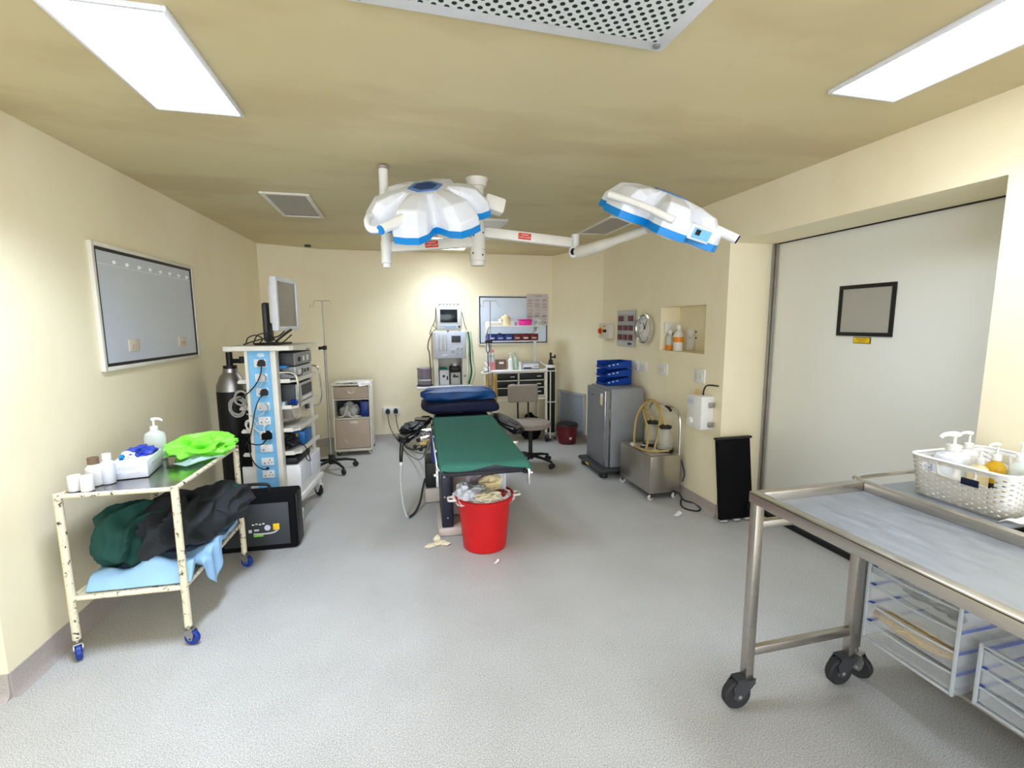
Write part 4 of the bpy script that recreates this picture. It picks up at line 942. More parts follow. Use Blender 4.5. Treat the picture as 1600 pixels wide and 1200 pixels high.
# dark red bin
M['red_bin'] = mk('dark_red_plastic', (.11, .004, .006), .45)
t = thing('pedal_bin', 'small dark red bin on the floor by the return grille', 'bin', (2.10, 5.60, 0)); MB().lathe([(.105, 0), (.11, .005), (.135, .22), (.142, .225), (.142, .24), (.130, .242), (.126, .10)], n=32).build('tub', 'red_bin', t); MB().lathe([(.140, .2425), (.13, .262), (.06, .268), (.001, .27)], n=32).build('liner', 'black', t); MB().box((.0, -.122, .09), (.03, .004, .035)).build('label', 'white', t)

# ------------------------------------------------------------------ swivel chair
t = thing('swivel_chair', 'grey brown swivel chair on castors between operating table and workstation', 'chair', (1.375, 4.80, 0), math.radians(-6))
MB().lathe([(.06, .425), (.205, .430), (.218, .44), (.222, .465), (.214, .485), (.19, .492), (.001, .494)], n=40).build('seat', 'beige_cloth', t)
MB().box((-.045, .235, .765), (.345, .055, .205), .05, seg=5).build('backrest', 'beige_cloth', t)
q = MB()
for x in (-.10, .02): q.tube([(x, .12, .415), (x, .20, .43), (x, .245, .50), (x, .262, .70)], .010, 8, 5)
q.build('back_bars', 'black', t)
MB().cyl((0, 0, .12), (0, 0, .43), .022, n=16).build('gas_column', 'black', t)
MB().cyl((0, 0, .075), (0, 0, .135), .036, n=18).build('hub', 'black', t)
for k in range(5):
    a = .55 + k * 2 * PI / 5; c, s_ = math.cos(a), math.sin(a)
    l = MB().tube([(c * .025, s_ * .025, .112), (c * .15, s_ * .15, .098), (c * .265, s_ * .265, .072)], [.020, .016, .012], 8).build('leg', 'black', t)
    w_ = MB()
    for b_ in (-1, 1): w_.cyl((c * .265 + b_ * s_ * .008, s_ * .265 - b_ * c * .008, .028), (c * .265 + b_ * s_ * .026, s_ * .265 - b_ * c * .026, .028), .028, n=18)
    w_.cyl((c * .265, s_ * .265, .028), (c * .265, s_ * .265, .075), .008, n=8); w_.build('wheel', 'rubber', l)

# ================================================================== FRIDGE AND LETTER TRAYS
FX, FY = 2.195, 4.45
t = thing('fridge', 'grey under-counter fridge on dark wheeled base by the right wall', 'fridge', (FX, FY, 0))
MB().box((.025, 0, .49), (.36, .49, .79), .006).build('cabinet', 'fridge', t)
MB().box((.025, 0, .890), (.365, .495, .012), .003).build('top_panel', 'fridge', t)
d_ = MB().box((-.182, .0, .490), (.045, .488, .785), .008).build('door', 'fridge_door', t)
q = MB(); q.box((-.206, -.215, .49), (.006, .014, .77), .002); q.box((-.17, -.2455, .49), (.012, .004, .77)); q.build('trim_strip', 'chrome', d_)
q = MB(); q.cyl((-.205, -.13, .82), (-.213, -.13, .82), .022, n=18); q.build('magnet', 'white', d_); MB().box((-.2095, -.13, .765), (.008, .05, .085), .003).build('key_holder', 'cream', d_)
MB().box((-.2055, .10, .80), (.003, .05, .010)).build('name_plate', 'grey_dark', d_); MB().box((-.18, .2455, .80), (.04, .003, .10)).build('rating_label', 'white', d_)
q = MB(); q.box((-.03, 0, .075), (.52, .58, .04), .018, seg=3); q.build('wheeled_base', 'grey_dark', t)
for x in (-.22, .16):
    for y in (-.235, .235): MB().cyl((x, y, .0), (x, y, .056), .042, n=20).build('foot', 'rubber', t)
MB().box((-.2905, .02, .075), (.003, .06, .018)).build('base_label', 'yellow', t)
for k in range(3):
    t = thing('letter_tray', ['bottom tray of the three stacked blue trays on fridge', 'middle tray of the three stacked blue trays on fridge', 'top tray of the three stacked blue trays on fridge'][k], 'letter tray', (2.235, 4.56, .8975 + k * .088), math.radians(8))
    q = MB(); q.box((0, 0, .003), (.30, .20, .006), .001); q.box((0, .098, .040), (.30, .005, .075)); q.box((.148, 0, .040), (.005, .20, .075))
    X_ = Matrix(((1, 0, 0, 0), (0, 0, -1, 0), (0, 1, 0, 0), (0, 0, 0, 1)))
    q.prism([(-.15, .004), (.15, .004), (.15, .078), (-.04, .060), (-.16, .040), (-.165, .024)], .096, .100, X_)
    q.prism([(-.165, .022), (-.15, .004), (-.15, .010), (-.158, .026)], -.10, .10, X_)
    q.build('tray', 'blue_royal', t)
    q = MB()
    for x, z in ((-.125, .032), (-.075, .040), (-.025, .046)): q.box((x, -.1012, z), (.022, .003, .012), .001)
    q.build('slot_holes', 'blue_pale', t)

# ================================================================== SUCTION UNIT
t = thing('suction_unit', 'stainless steel suction machine with two glass jars beside fridge', 'suction machine', (2.222, 3.775, 0), math.radians(1))
A, B = .148, .272
q = MB(); q.box((0, 0, .235), (2 * A, 2 * B, .33), .004); q.build('housing', 'steel_box', t)
MB().box((-.03, -.03, .4035), (.19, .42, .005), .002).build('control_deck', 'grey_warm', t)
for x in (-A + .03, A - .03):
    for y in (-B + .03, B - .03): caster(t, x, y, .028, .022, 3.6 if y < 0 else 2.2, .068, 'white_rub', 'grey_dark')
for y, l in ((-.135, 'j'), (.075, 'k')):
    j = MB().lathe([(.062, .0), (.070, .008), (.072, .16), (.060, .185), (.046, .20), (.046, .21), (.044, .21), (.044, .19), (.066, .155), (.066, .012), (.001, .010)], (.070, y, .4035), 30, cap=False).build('jar', 'glass', t)
    MB().lathe([(.054, .2105), (.056, .216), (.056, .232), (.03, .238), (.001, .239)], (.070, y, .4035), 26).build('jar_lid', 'black', j)
    MB().lathe([(.079, .0), (.080, .03), (.074, .03), (.074, .0)], (.070, y, .402), 28).build('jar_holder', 'black', t)
    MB().tube([(.070, y, .640), (.070, y, .665), (.058, y + .02, .672)], .009, 8, 3).build('nozzle', 'gold', j)
MB().tube([(.140, -.255, .30), (.140, -.255, .62), (.140, -.24, .735), (.140, -.19, .785), (.140, -.10, .80), (.140, .10, .80), (.140, .19, .785), (.140, .24, .735), (.140, .255, .62), (.140, .255, .30)], .010, 10, 5).build('handle', 'chrome', t)
q = MB()
q.tube([(.058, -.115, .672), (.03, -.10, .76), (.03, .0, .83), (.0, .10, .80), (-.06, .13, .68), (-.10, .10, .52), (-.12, .06, .418)], .0095, 9, 8)
q.tube([(.058, .095, .672), (.0, .11, .74), (-.05, .02, .70), (-.06, -.08, .56), (-.09, -.10, .44), (-.12, -.12, .42)], .0095, 9, 8)
q.tube([(.06, .10, .65), (.04, .16, .78), (.03, .05, .845), (.05, -.06, .80), (.02, -.12, .62), (-.02, -.13, .46), (-.05, -.16, .42)], .0095, 9, 8)
q.tube([(-.12, .06, .418), (-.13, -.04, .42), (-.10, -.16, .422), (.0, -.20, .424), (.06, -.22, .43)], .0095, 9, 8); q.build('suction_tubing', 'tube_amber', t)
q = MB(); q.cyl((-.05, .02, .406), (-.05, .02, .425), .026, n=20); q.build('gauge', 'grey_dark', t); MB().cyl((-.05, .02, .4255), (-.05, .02, .428), .021, n=20).build('gauge_dial', 'white', t)
q = MB(); q.box((-.115, .09, .420), (.03, .06, .03), .006); q.box((-.02, -.15, .416), (.05, .06, .022), .006); q.build('switch', 'white', t)
MB().tube([(.146, -.10, .76), (.146, -.05, .785), (.144, -.02, .79)], .012, 8, 3).build('hook', 'black', t)
q = MB(); q.tube([(2.378, 3.52, .36), (2.40, 3.50, .28), (2.405, 3.49, .22), (2.39, 3.49, .16)], .006, 8, 6); tag(q.build('short_cord', 'black'), 'short black cord hanging at right side of suction machine', 'cord')
q = MB(); q.tube([(2.30, 3.495, .085), (2.35, 3.475, .06), (2.375, 3.44, .012), (2.42, 3.36, .008), (2.405, 3.25, .008), (2.345, 3.21, .008), (2.29, 3.26, .008), (2.285, 3.33, .008), (2.32, 3.40, .010), (2.37, 3.462, .03)], .006, 8, 8)
tag(q.build('floor_cable', 'black'), 'black power cord looping on floor in front of suction machine', 'cord')
# black panel leaning on the door jamb
bt = math.atan2(.085, .64)
t = thing('leaning_board', 'tall black board leaning against the jamb beside sliding door', 'board', (2.522, 2.975, .0))
X = Matrix.Translation((0, 0, .016)) @ Matrix.Rotation(-bt, 4, 'X')
MB().box((0, 0, .32), (.295, .036, .62), .006, X).build('board', 'black_matte', t); MB().box((0, -.006, .640), (.315, .048, .018), .004, X).build('top_edge', 'black', t)
for x in (-.115, -.0, .10): MB().box((x, -.010, .003), (.05, .03, .012), .003, X).build('foot', 'grey_light', t)
q = MB(); q.cyl((.115, -.020, .105), (.115, -.048, .105), .040, n=24, Mx=X); q.cyl((.115, -.048, .105), (.115, -.062, .105), .022, n=20, Mx=X); q.build('knob', 'black_gloss', t)

# ================================================================== RED BIN
BX, BY = .548, 3.085
t = thing('waste_bin', 'bright red round bin with white handles full of waste before operating table', 'bin', (BX, BY, 0))
MB().lathe([(.001, .004), (.142, .0), (.150, .006), (.185, .345), (.198, .350), (.200, .372), (.192, .378), (.184, .37), (.148, .02), (.001, .018)], n=56, cap=False).build('tub', 'red', t)
for s_ in (-1, 1):
    h = MB(); h.tube([(s_ * .19, -.035, .355), (s_ * .245, -.033, .357), (s_ * .250, -.028, .357), (s_ * .250, .028, .357), (s_ * .245, .033, .357), (s_ * .19, .035, .355)], .008, 8); h.build('handle', 'white_warm', t)
q = MB(); q.grid(lambda u, v: ((.205 - .006 * v) * math.cos(u * 2 * PI) + .0, (.205 - .006 * v) * math.sin(u * 2 * PI), .376 - (.035 + .025 * noise.noise((u * 9, 2, 1))) * v), 60, 4, closed_u=True); q.build('bag_rim', 'red', t, solid=.002)
o = tag(MB().lump((0, 0, 0), (.165, .165, .060), .5, 2.6, 11, 5, -.8).build('waste', 'paper'), 'crumpled white papers and packaging heaped in the red bin', 'waste', None, 'stuff'); put(o, (BX, BY, .352))
def crumple(label, loc, d, mat_, seed, cat='packaging', name='crumpled_packaging', amp=.6, fr=1.6): return put(tag(MB().lump((0, 0, 0), d, amp, fr, seed, 4, -.8).build(name, mat_), label, cat), loc)
crumple('cream rubber glove lying crumpled at front of the red bin', (BX + .01, BY - .115, .402), (.085, .05, .026), 'latex', 21, 'glove', 'rubber_glove')
crumple('cream crumpled rubber gloves at back of red bin heap', (BX + .06, BY + .05, .425), (.075, .06, .05), 'cream', 22, 'glove', 'rubber_glove')
crumple('lilac white plastic wrapper at left of red bin heap', (BX - .135, BY - .02, .405), (.06, .08, .055), 'white_blue', 23)
crumple('small dark red wrapper at the right front of red bin heap', (BX + .095, BY - .09, .398), (.04, .035, .022), 'red_dark', 25)
crumple('grey green torn foil in the middle of red bin heap', (BX - .045, BY - .03, .425), (.05, .04, .022), 'grey_light', 27)
q = MB(); q.grid(lambda u, v: (-.045 + .09 * u, .012 * noise.noise((u * 4, v * 4, 7)) + .012 * v, .17 * v), 8, 12)
o = tag(q.build('clear_packet', mk('clear_packet', (.62, .68, .74), .2, var=.05, alpha=.55), solid=.001), 'stiff clear packet sticking up at right of the red bin heap', 'packet'); put(o, (BX + .115, BY + .02, .39), -.3)
q = MB(); q.grid(lambda u, v: (-.075 + .15 * u, .02 * noise.noise((u * 3, v * 3, 9)), .12 * v + .02 * u), 10, 10)
o = tag(q.build('plastic_sheet', mk('dusky_film', (.34, .29, .33), .3, var=.2, alpha=.75), solid=.001), 'mauve see-through plastic sheet standing at back left of red bin', 'plastic sheet'); put(o, (BX - .05, BY + .10, .40), .25)
# on the floor
q = MB()
for k, (x, y, a, l) in enumerate(((0, 0, .2, .085), (.03, .02, -.4, .05), (-.05, -.008, .5, .06), (.055, -.012, -.1, .045))): q.lump((x, y, .012), (l * .7, .022, .012), .4, 2, k + 3, 3, -.9, (1, 1, 1), Matrix.Rotation(a * .5, 4, 'Z'))
q.lump((.0, .03, .03), (.022, .018, .028), .4, 2, 3, 3, -.95)
put(tag(q.build('rubber_glove', 'latex'), 'discarded cream rubber glove lying on floor left of red bin', 'glove'), (.222, 3.16, .0))
for x, y, r, l in ((.575, 2.81, .018, 'tiny white scrap on the floor in front of red bin'), (2.155, 3.19, .04, 'white paper curl on the floor before the suction machine')):
    q = MB(); q.grid(lambda u, v: (r * (2 * u - 1), r * .45 * (2 * v - 1), .004 + .012 * u * u * (1 + .5 * v)), 8, 4); put(tag(q.build('paper_scrap', 'paper', solid=.001), l, 'paper scrap'), (x, y, 0), .5)

# ================================================================== OPERATING TABLE
OA = math.radians(-2.5); OO = Vector((.53, 3.70, 0)); OX = RZ(OA, OO)
def ol(x, y, z): return tuple(OX @ Vector((x, y, z)))
t = thing('operating_table', 'black padded operating table with beige column and arm boards', 'operating table', OO, OA)
for (y0, y1, n_) in ((-1.01, -.36, 'foot'), (-.345, .30, 'seat'), (.315, .93, 'back')):
    MB().box((0, (y0 + y1) / 2, .683), (.50, y1 - y0, .060), .018, seg=3).build('mattress_section', 'navy_pad', t)
q = MB(); q.box((0, -.03, .642), (.47, 1.90, .022), .004); q.build('table_frame', 'black', t)
for s_ in (-1, 1):
    q = MB(); q.box((s_ * .283, -.08, .645), (.010, 1.72, .028), .002)
    for y in (-.85, -.40, .05, .45, .75): q.box((s_ * .258, y, .645), (.045, .03, .018))
    q.build('side_rail', 'chrome', t)
q = MB(); q.box((.0, -.03, .36), (.31, .44, .55), .01); q.build('column_cover', 'table_beige', t)
q = MB(); q.box((-.20, -.20, .34), (.085, .46, .56), .012); q.build('column_side', 'navy_pad', t)
MB().box((.195, -.10, .52), (.075, .50, .20), .012).build('column_bracket', 'navy_pad', t)
q = MB()
for z in (.14, .30, .45, .58): q.cyl((-.20 - .02 * (z > .2), -.4305, z), (-.20 - .02 * (z > .2), -.434, z), .006, n=10)
q.build('screw', 'steel_dull', t)
MB().box((-.252, .34, .44), (.085, .16, .38), .012).build('rear_column', 'blue_deep', t)
q = MB(); q.box((-.255, .42, .245), (.19, .34, .23), .02); q.box((.16, .42, .245), (.19, .34, .23), .02); q.build('base_cover', 'black', t)
q = MB(); q.box((-.17, -.20, .034), (.20, .48, .066), .015); q.box((.16, -.10, .034), (.20, .40, .066), .015); q.box((-.03, .42, .066), (.66, .36, .13), .02); q.build('base_foot', 'table_beige', t)
MB().box((-.205, -.40, .62), (.07, .05, .05), .006).build('hinge', 'black', t)
q = MB(); q.box((-.03, -.62, .60), (.09, .14, .06), .01, Matrix.Rotation(.25, 4, 'Z')); q.box((.16, -.50, .585), (.10, .22, .085), .012); q.build('under_bracket', 'black', t)
for s_, y in ((-1, -.90), (1, -.97)):
    q = MB(); q.box((s_ * .283, y, .605), (.016, .026, .11), .003); q.cyl((s_ * .283, y, .625), (s_ * .303, y, .622), .009, n=10); q.build('rail_clamp', 'chrome', t)
# clamps and levers on the left rail
q = MB(); q.box((-.325, .30, .635), (.10, .05, .045), .006); q.cyl((-.30, .30, .63), (-.42, .24, .645), .008, n=8); q.cyl((-.32, .33, .615), (-.40, .18, .585), .007, n=8); q.box((-.345, .18, .60), (.08, .05, .04), .006); q.cyl((-.33, .20, .58), (-.42, .06, .565), .007, n=8); q.cyl((-.34, .28, .58), (-.38, .22, .50), .006, n=8); q.build('rail_clamp', 'chrome', t)
q = MB()
for c_ in ((-.425, .238, .646), (-.40, .178, .583), (-.425, .055, .562), (-.38, .218, .492)): q.lump(c_, (.017, .017, .017), 0, 1, 0, 2, -1)
q.build('lever_knob', 'black', t)
MB().tube([(-.31, .12, .60), (-.36, .10, .575), (-.38, .03, .59), (-.33, .0, .60)], .012, 8, 5).build('clamp_ring', 'gold', t)
q = MB(); q.box((.325, -.22, .62), (.09, .045, .035), .006); q.cyl((.33, -.22, .615), (.365, -.24, .53), .006, n=8); q.build('rail_clamp', 'chrome', t)
# arm boards
def arm_board(a, b, wid, pad_m, x):
    a = Vector(a); b = Vector(b); d = (b - a); L = d.length; d.normalize()
    sd = Vector((0, 0, 1)).cross(d).normalized(); up = d.cross(sd)
    m_ = Matrix((sd, d, up)).transposed().to_4x4(); m_.translation = a
    g_ = MB(); g_.box((0, L * .45, -.012), (wid * .55, L * .9, .018), .004, m_); ab = g_.build('arm_board', 'black', t)
    g_ = MB()
    pr = [(-wid * .42, 0), (wid * .42, 0), (wid * .5, L * .25), (wid * .62, L * .6), (wid * .62, L * .82), (wid * .5, L * .94), (wid * .2, L), (-wid * .2, L), (-wid * .5, L * .94), (-wid * .62, L * .82), (-wid * .62, L * .6), (-wid * .5, L * .25)]
    g_.prism(pr, 0, .052, m_)
    es = [e for e in g_.bm.edges if abs(abs((e.verts[0].co - e.verts[1].co).normalized().dot(up)) - 0) < .5]
    bmesh.ops.bevel(g_.bm, geom=es, offset=.016, segments=3, affect='EDGES'); g_.build('arm_pad', pad_m, ab, ang=50)
    return ab, m_, L
ab, m_, L = arm_board((-.315, .62, .655), (-.53, .03, .600), .115, 'black_gloss', -1)
g_ = MB(); g_.box((0, L * .22, .062), (.13, .06, .012), .004, m_); g_.build('strap', 'beige_cloth', ab)
g_ = MB(); g_.lump((-.005, L * .60, .062), (.075, .13, .026), .4, 1.8, 4, 4, -.8, (1, 1, 1), m_); g_.build('crumpled_cover', 'black', ab)
ab, m_, L = arm_board((.325, .60, .655), (.43, -.02, .640), .115, 'black_gloss', 1)
g_ = MB(); g_.box((.02, L * .66, .0545), (.03, .20, .004), .001, m_); g_.box((-.035, L * .55, .0545), (.012, .16, .004), .001, m_); g_.build('strap', 'grey_dark', ab)
# drape over the table
def drape(u, v):
    y = -1.04 + 1.50 * v; s_ = (u - .5) * .66; x = max(-.262, min(.262, s_)); z = .7165 + .003 * noise.noise((u * 7, v * 9, 2))
    ov = abs(s_) - .262
    if ov > 0:
        sg = 1 if s_ > 0 else -1
        z -= ov * (1.0 if sg < 0 else .55); x += sg * (.004 + ov * (.06 if sg < 0 else .3)) + .004 * math.sin(v * 23) * min(1, ov * 20)
    if y < -1.012:
        o_ = -1.012 - y; y = -1.012 - .012 - o_ * .3; z -= o_ * (.3 + 1.2 * abs(math.sin(u * 5 + .2)))
    if .385 < y < .40: z += .006
    return OX @ Vector((x, y, z))
sheet(drape, 44, 66, 'green_drape', 'drape', 'green cloth sheet spread over the operating table mattress', 'sheet', .004)
t = thing('head_cushion', 'dark navy cushion block lying under the blue pillow on operating table', 'cushion', ol(.0, .735, .7145), OA + .05)
ZC, ZH = .062, .068
q = MB(); q.lump((0, 0, .062), (.36, .25, .068), .07, 1.2, 3, 5, -.9)
for v in q.bm.verts:
    k = Vector((v.co.x / .36, v.co.y / .25)); r = max(abs(k.x), abs(k.y), 1e-6); l_ = max(k.length, 1e-6); f_ = 1 + .85 * (l_ / r - 1)
    v.co.x *= f_; v.co.y *= f_; h_ = (v.co.z - ZC) / ZH; v.co.z = ZC + ZH * math.copysign(abs(h_) ** .6, h_)
q.build('cover', 'blue_navy', t, ang=80)
t = thing('pillow', 'blue pillow resting on the dark cushion at head of operating table', 'pillow', ol(-.005, .78, .850), OA + .09)
ZC, ZH = .03, .062
q = MB(); q.lump((0, 0, .03), (.335, .185, .062), .16, 1.1, 15, 5, -.72, (1, 2, 1))
for v in q.bm.verts:
    k = Vector((v.co.x / .335, v.co.y / .185)); r = max(abs(k.x), abs(k.y), 1e-6); l_ = max(k.length, 1e-6); f_ = 1 + .85 * (l_ / r - 1)
    v.co.x *= f_; v.co.y *= f_; h_ = (v.co.z - ZC) / ZH; v.co.z = ZC + ZH * math.copysign(abs(h_) ** .6, h_)
q.build('cover', 'pillow', t, ang=80)
q = MB(); q.tube([ol(-.51, .06, .645), ol(-.535, .03, .60), ol(-.545, .02, .50), ol(-.545, .02, .44)], .007, 8, 6); q.tube([ol(-.49, .06, .645), ol(-.515, .03, .60), ol(-.530, .02, .50), ol(-.532, .02, .44)], .007, 8, 6)
t = thing('table_hose', 'grey hose hanging in loop from left arm board down to floor', 'hose'); q.build('twin_leads', 'black', t)
MB().cyl(ol(-.538, .02, .425), ol(-.538, .02, .452), .014, n=14).build('connector', 'white', t)
MB().tube([ol(-.538, .02, .425), ol(-.545, .01, .30), ol(-.535, .0, .12), ol(-.51, -.03, .02), ol(-.49, -.05, .010)], .009, 8, 8).build('hose', 'grey_light', t)
MB().tube([ol(-.49, -.05, .010), ol(-.44, .04, .015), ol(-.40, .14, .06), ol(-.375, .24, .14), ol(-.352, .31, .20)], .010, 8, 8).build('lead', 'grey_dark', t)
q = MB(); q.tube([ol(-.51, .04, .60), ol(-.48, .0, .565), ol(-.40, .0, .555), ol(-.33, .02, .57)], .007, 8, 6); tag(q.build('lead', 'black'), 'black lead running from left arm board to the table clamps', 'lead')

# ================================================================== SURGICAL LIGHT (off)
L0 = Vector((.53, 3.10, CZ)); LT = Matrix.Translation(-L0)
t = thing('surgical_light', 'ceiling surgical light with two white petal shaped lamp heads on jointed arms', 'surgical light', L0)
q = MB(); q.cyl((.53, 3.10, 2.02), (.53, 3.10, CZ - .001), .046, n=32, Mx=LT); q.cyl((.53, 3.10, CZ - .05), (.53, 3.10, CZ - .001), .06, .075, n=32, Mx=LT); q.cyl((.53, 3.10, 2.03), (.53, 3.10, 2.165), .052, n=32, Mx=LT); q.cyl((.53, 3.10, 1.955), (.53, 3.10, 2.026), .052, n=32, Mx=LT); q.cyl((.53, 3.10, 1.925), (.53, 3.10, 1.954), .046, .050, n=32, Mx=LT)
q.build('ceiling_post', 'white_warm', t)
q = MB()
for x, z in ((.50, 2.11), (.495, 2.0), (.555, 1.99), (.56, 2.13)): q.cyl((x, 3.10 - math.sqrt(.052 ** 2 - (x - .53) ** 2) + .001, z), (x, 3.10 - math.sqrt(.052 ** 2 - (x - .53) ** 2) - .002, z), .006, n=10, Mx=LT)
q.build('post_screw', 'black', t)
def arm(a, b, h, w_, name, mat_='white_warm', rnd=.012):
    a = Vector(a); b = Vector(b); d = b - a; L = d.length; d.normalize(); sd = d.cross(Vector((0, 0, 1))).normalized(); up = sd.cross(d)
    m_ = Matrix((d, sd, up)).transposed().to_4x4(); m_.translation = a
    return MB().box((L / 2, 0, 0), (L, w_, h), rnd, LT @ m_).build(name, mat_, t), LT @ m_, L
def red_label(par, m_, x, w_=.028):
    lb = MB().box((x, w_ + .0012, .0), (.085, .002, .040), 0, m_).build('red_label', 'red_sign', par)
    X = m_ @ facing((x, w_ + .0024, -.006), (0, 1, 0))
    g_ = MB(); g_.text('Nova Wave', .0155, X, .0003); g_.box((x, w_ + .0026, .009), (.05, .0006, .003), 0, m_); g_.build('label_lettering', 'white_warm', lb)
A_, m_, L = arm((-.045, 2.965, 2.004), (.487, 3.09, 2.072), .064, .05, 'left_arm')
lb = red_label(A_, m_, .275, .025)
A_, m_, L = arm((.575, 3.095, 2.138), (1.165, 3.05, 2.085), .066, .05, 'right_arm')
lb = red_label(A_, m_, .265, .025)
q = MB(); q.cyl((-.045, 2.955, 2.02), (-.045, 2.955, 2.445), .027, n=24, Mx=LT); q.cyl((-.045, 2.955, 1.91), (-.045, 2.955, 2.035), .031, n=24, Mx=LT); q.cyl((-.045, 2.955, 1.885), (-.045, 2.955, 1.909), .024, n=24, Mx=LT); q.build('left_spindle', 'white', t)
q = MB(); q.cyl((-.045, 2.955, 2.446), (-.045, 2.955, 2.462), .030, n=20, Mx=LT); q.build('spindle_cap', 'grey_warm', t)
q = MB(); q.cyl((1.19, 3.05, 2.03), (1.19, 3.05, 2.14), .026, n=20, Mx=LT); q.cyl((1.17, 3.03, 2.025), (1.215, 3.055, 2.025), .040, n=24, Mx=LT); q.build('elbow_joint', 'white', t)
MB().cyl((1.166, 3.028, 2.025), (1.169, 3.030, 2.025), .022, n=20, Mx=LT).build('elbow_cap', 'blue_navy', t)
q = MB(); q.tube([(1.205, 3.03, 2.022), (1.26, 2.80, 2.030), (1.375, 2.42, 2.065)], [.040, .036, .026, .024], 14, 3, Mx=LT); q.build('spring_arm', 'white_warm', t)
def lamp_head(c, n_, spin):
    X = LT @ facing(c, n_) @ Matrix.Rotation(spin, 4, 'Z')
    K = [(-30, .205), (-25, .226), (-19.5, .292), (-11.5, .338), (0, .340), (11.5, .338), (19.5, .292), (25, .226)]
    A6 = [(math.radians(60 * p_ + a), r, a) for p_ in range(6) for a, r in K]
    n = len(A6)
    def ring(bm, fs, fz): return [bm.verts.new(X @ Vector((math.cos(a) * fs(r, b), math.sin(a) * fs(r, b), fz(r, b)))) for a, r, b in A6]
    tip = lambda b: 1.0 if abs(b) < 12 else (.75 if abs(b) < 20 else (.15 if abs(b) < 26 else 0))
    def skin(mb, R, cap0=False, cap1=False):
        for A, B in zip(R, R[1:]):
            for k in range(n): mb.bm.faces.new((A[k], A[(k + 1) % n], B[(k + 1) % n], B[k]))
        if cap0: mb.bm.faces.new(R[0][::-1])
        if cap1: mb.bm.faces.new(R[-1])
    h = MB()
    R = [ring(h.bm, lambda r, b: r, lambda r, b: .0),
         ring(h.bm, lambda r, b: r * .985, lambda r, b: .045 - .012 * (1 - tip(b))),
         ring(h.bm, lambda r, b: r * (.80 if abs(b) < 12 else .82 if abs(b) < 20 else .93), lambda r, b: .120 * tip(b) + .042 * (1 - tip(b))),
         ring(h.bm, lambda r, b: .185 if abs(b) < 20 else .180, lambda r, b: .142 * tip(b) + .080 * (1 - tip(b))),
         ring(h.bm, lambda r, b: .108 / max(math.cos(math.radians(b)), .5), lambda r, b: .150)]
    skin(h, R, True, True)
    hd = h.build('lamp_head', 'white_blue', t, ang=16)
    bv = hd.modifiers.new('edge', 'BEVEL'); bv.width = .006; bv.segments = 2; bv.limit_method = 'ANGLE'; bv.angle_limit = math.radians(16)
    g_ = MB(); R = [ring(g_.bm, lambda r, b: r * .93, lambda r, b: -.032), ring(g_.bm, lambda r, b: r * 1.004, lambda r, b: -.030), ring(g_.bm, lambda r, b: r * 1.004, lambda r, b: .006), ring(g_.bm, lambda r, b: r * .93, lambda r, b: .002)]
    skin(g_, R, True, False); g_.build('blue_rim', 'blue_bright', hd)
    for p_ in range(6): a = math.radians(60 * p_); MB().cyl(Vector((math.cos(a) * .235, math.sin(a) * .235, -.033)), Vector((math.cos(a) * .235, math.sin(a) * .235, -.040)), .07, n=24, Mx=X).build('lens', 'grey_light', hd)
    MB().cyl((0, 0, -.033), (0, 0, -.05), .06, n=24, Mx=X).build('lens', 'grey_light', hd)
    hx = lambda r: [(math.cos(math.radians(60 * k)) * r, math.sin(math.radians(60 * k)) * r) for k in range(6)]
    g_ = MB(); g_.prism(hx(.094), .1502, .1555, X); e_ = g_.build('hexagon_border', 'purple_blue', hd)
    g_ = MB(); g_.prism(hx(.066), .1556, .1575, X); g_.build('hexagon_cover', 'blue_hex', hd)
    return hd, X
M['purple_blue'] = mk('hexagon_border', (.10, .22, .50), .5, var=.15, vscale=20); M['blue_hex'] = mk('hexagon_blue', (.004, .035, .17), .55, var=.1)
hd, X = lamp_head((.195, 2.70, 2.142), (-.15, -.50, .85), math.radians(-100))
q = MB(); q.cyl((.075, 2.475, 2.085), (-.055, 2.40, 2.000), .027, .024, n=20, Mx=LT); q.tube([(-.045, 2.41, 2.005), (-.10, 2.44, 2.005), (-.122, 2.50, 2.04), (-.118, 2.58, 2.095), (-.06, 2.72, 2.14), (.0, 2.74, 2.14)], .017, 10, 6, Mx=LT); q.tube([(.03, 2.80, 2.10), (-.045, 2.955, 2.13)], .022, 12, Mx=LT); q.build('handle', 'white', hd)
MB().cyl((-.055, 2.40, 2.000), (-.063, 2.395, 1.995), .022, n=20, Mx=LT).build('handle_cap', 'blue_bright', hd)
q = MB(); q.box((.575, 2.78, 2.235), (.12, .10, .085), .012, LT @ Matrix.Translation((.575, 2.78, 2.235)) @ Matrix.Rotation(.25, 4, 'Y') @ Matrix.Translation((-.575, -2.78, -2.235))); q.build('control_box', 'white_warm', hd)
hd, X = lamp_head((1.395, 2.36, 2.088), (.24, -.40, .885), math.radians(-75))
Y_ = facing((1.395, 2.36, 2.088), (.24, -.40, .885))
q = MB(); q.tube([tuple(Y_ @ Vector(v)) for v in ((-.365, .105, .050), (-.325, -.07, .060), (-.275, -.235, .050))], .017, 12, 3, Mx=LT); q.build('side_bar', 'white', hd)
q = MB(); q.cyl(Y_ @ Vector((.080, -.235, .075)), Y_ @ Vector((.132, -.385, .066)), .024, .024, n=20, Mx=LT); q.build('handle', 'white', hd)
MB().cyl(Y_ @ Vector((.1322, -.3855, .066)), Y_ @ Vector((.134, -.391, .0656)), .021, n=20, Mx=LT).build('handle_cap', 'blue_navy', hd)
PR = LT @ Y_ @ Matrix.Rotation(math.radians(-18), 4, 'Z')
pb = MB().box((0, -.275, .032), (.15, .09, .072), .006, PR).build('control_panel', 'white', hd)
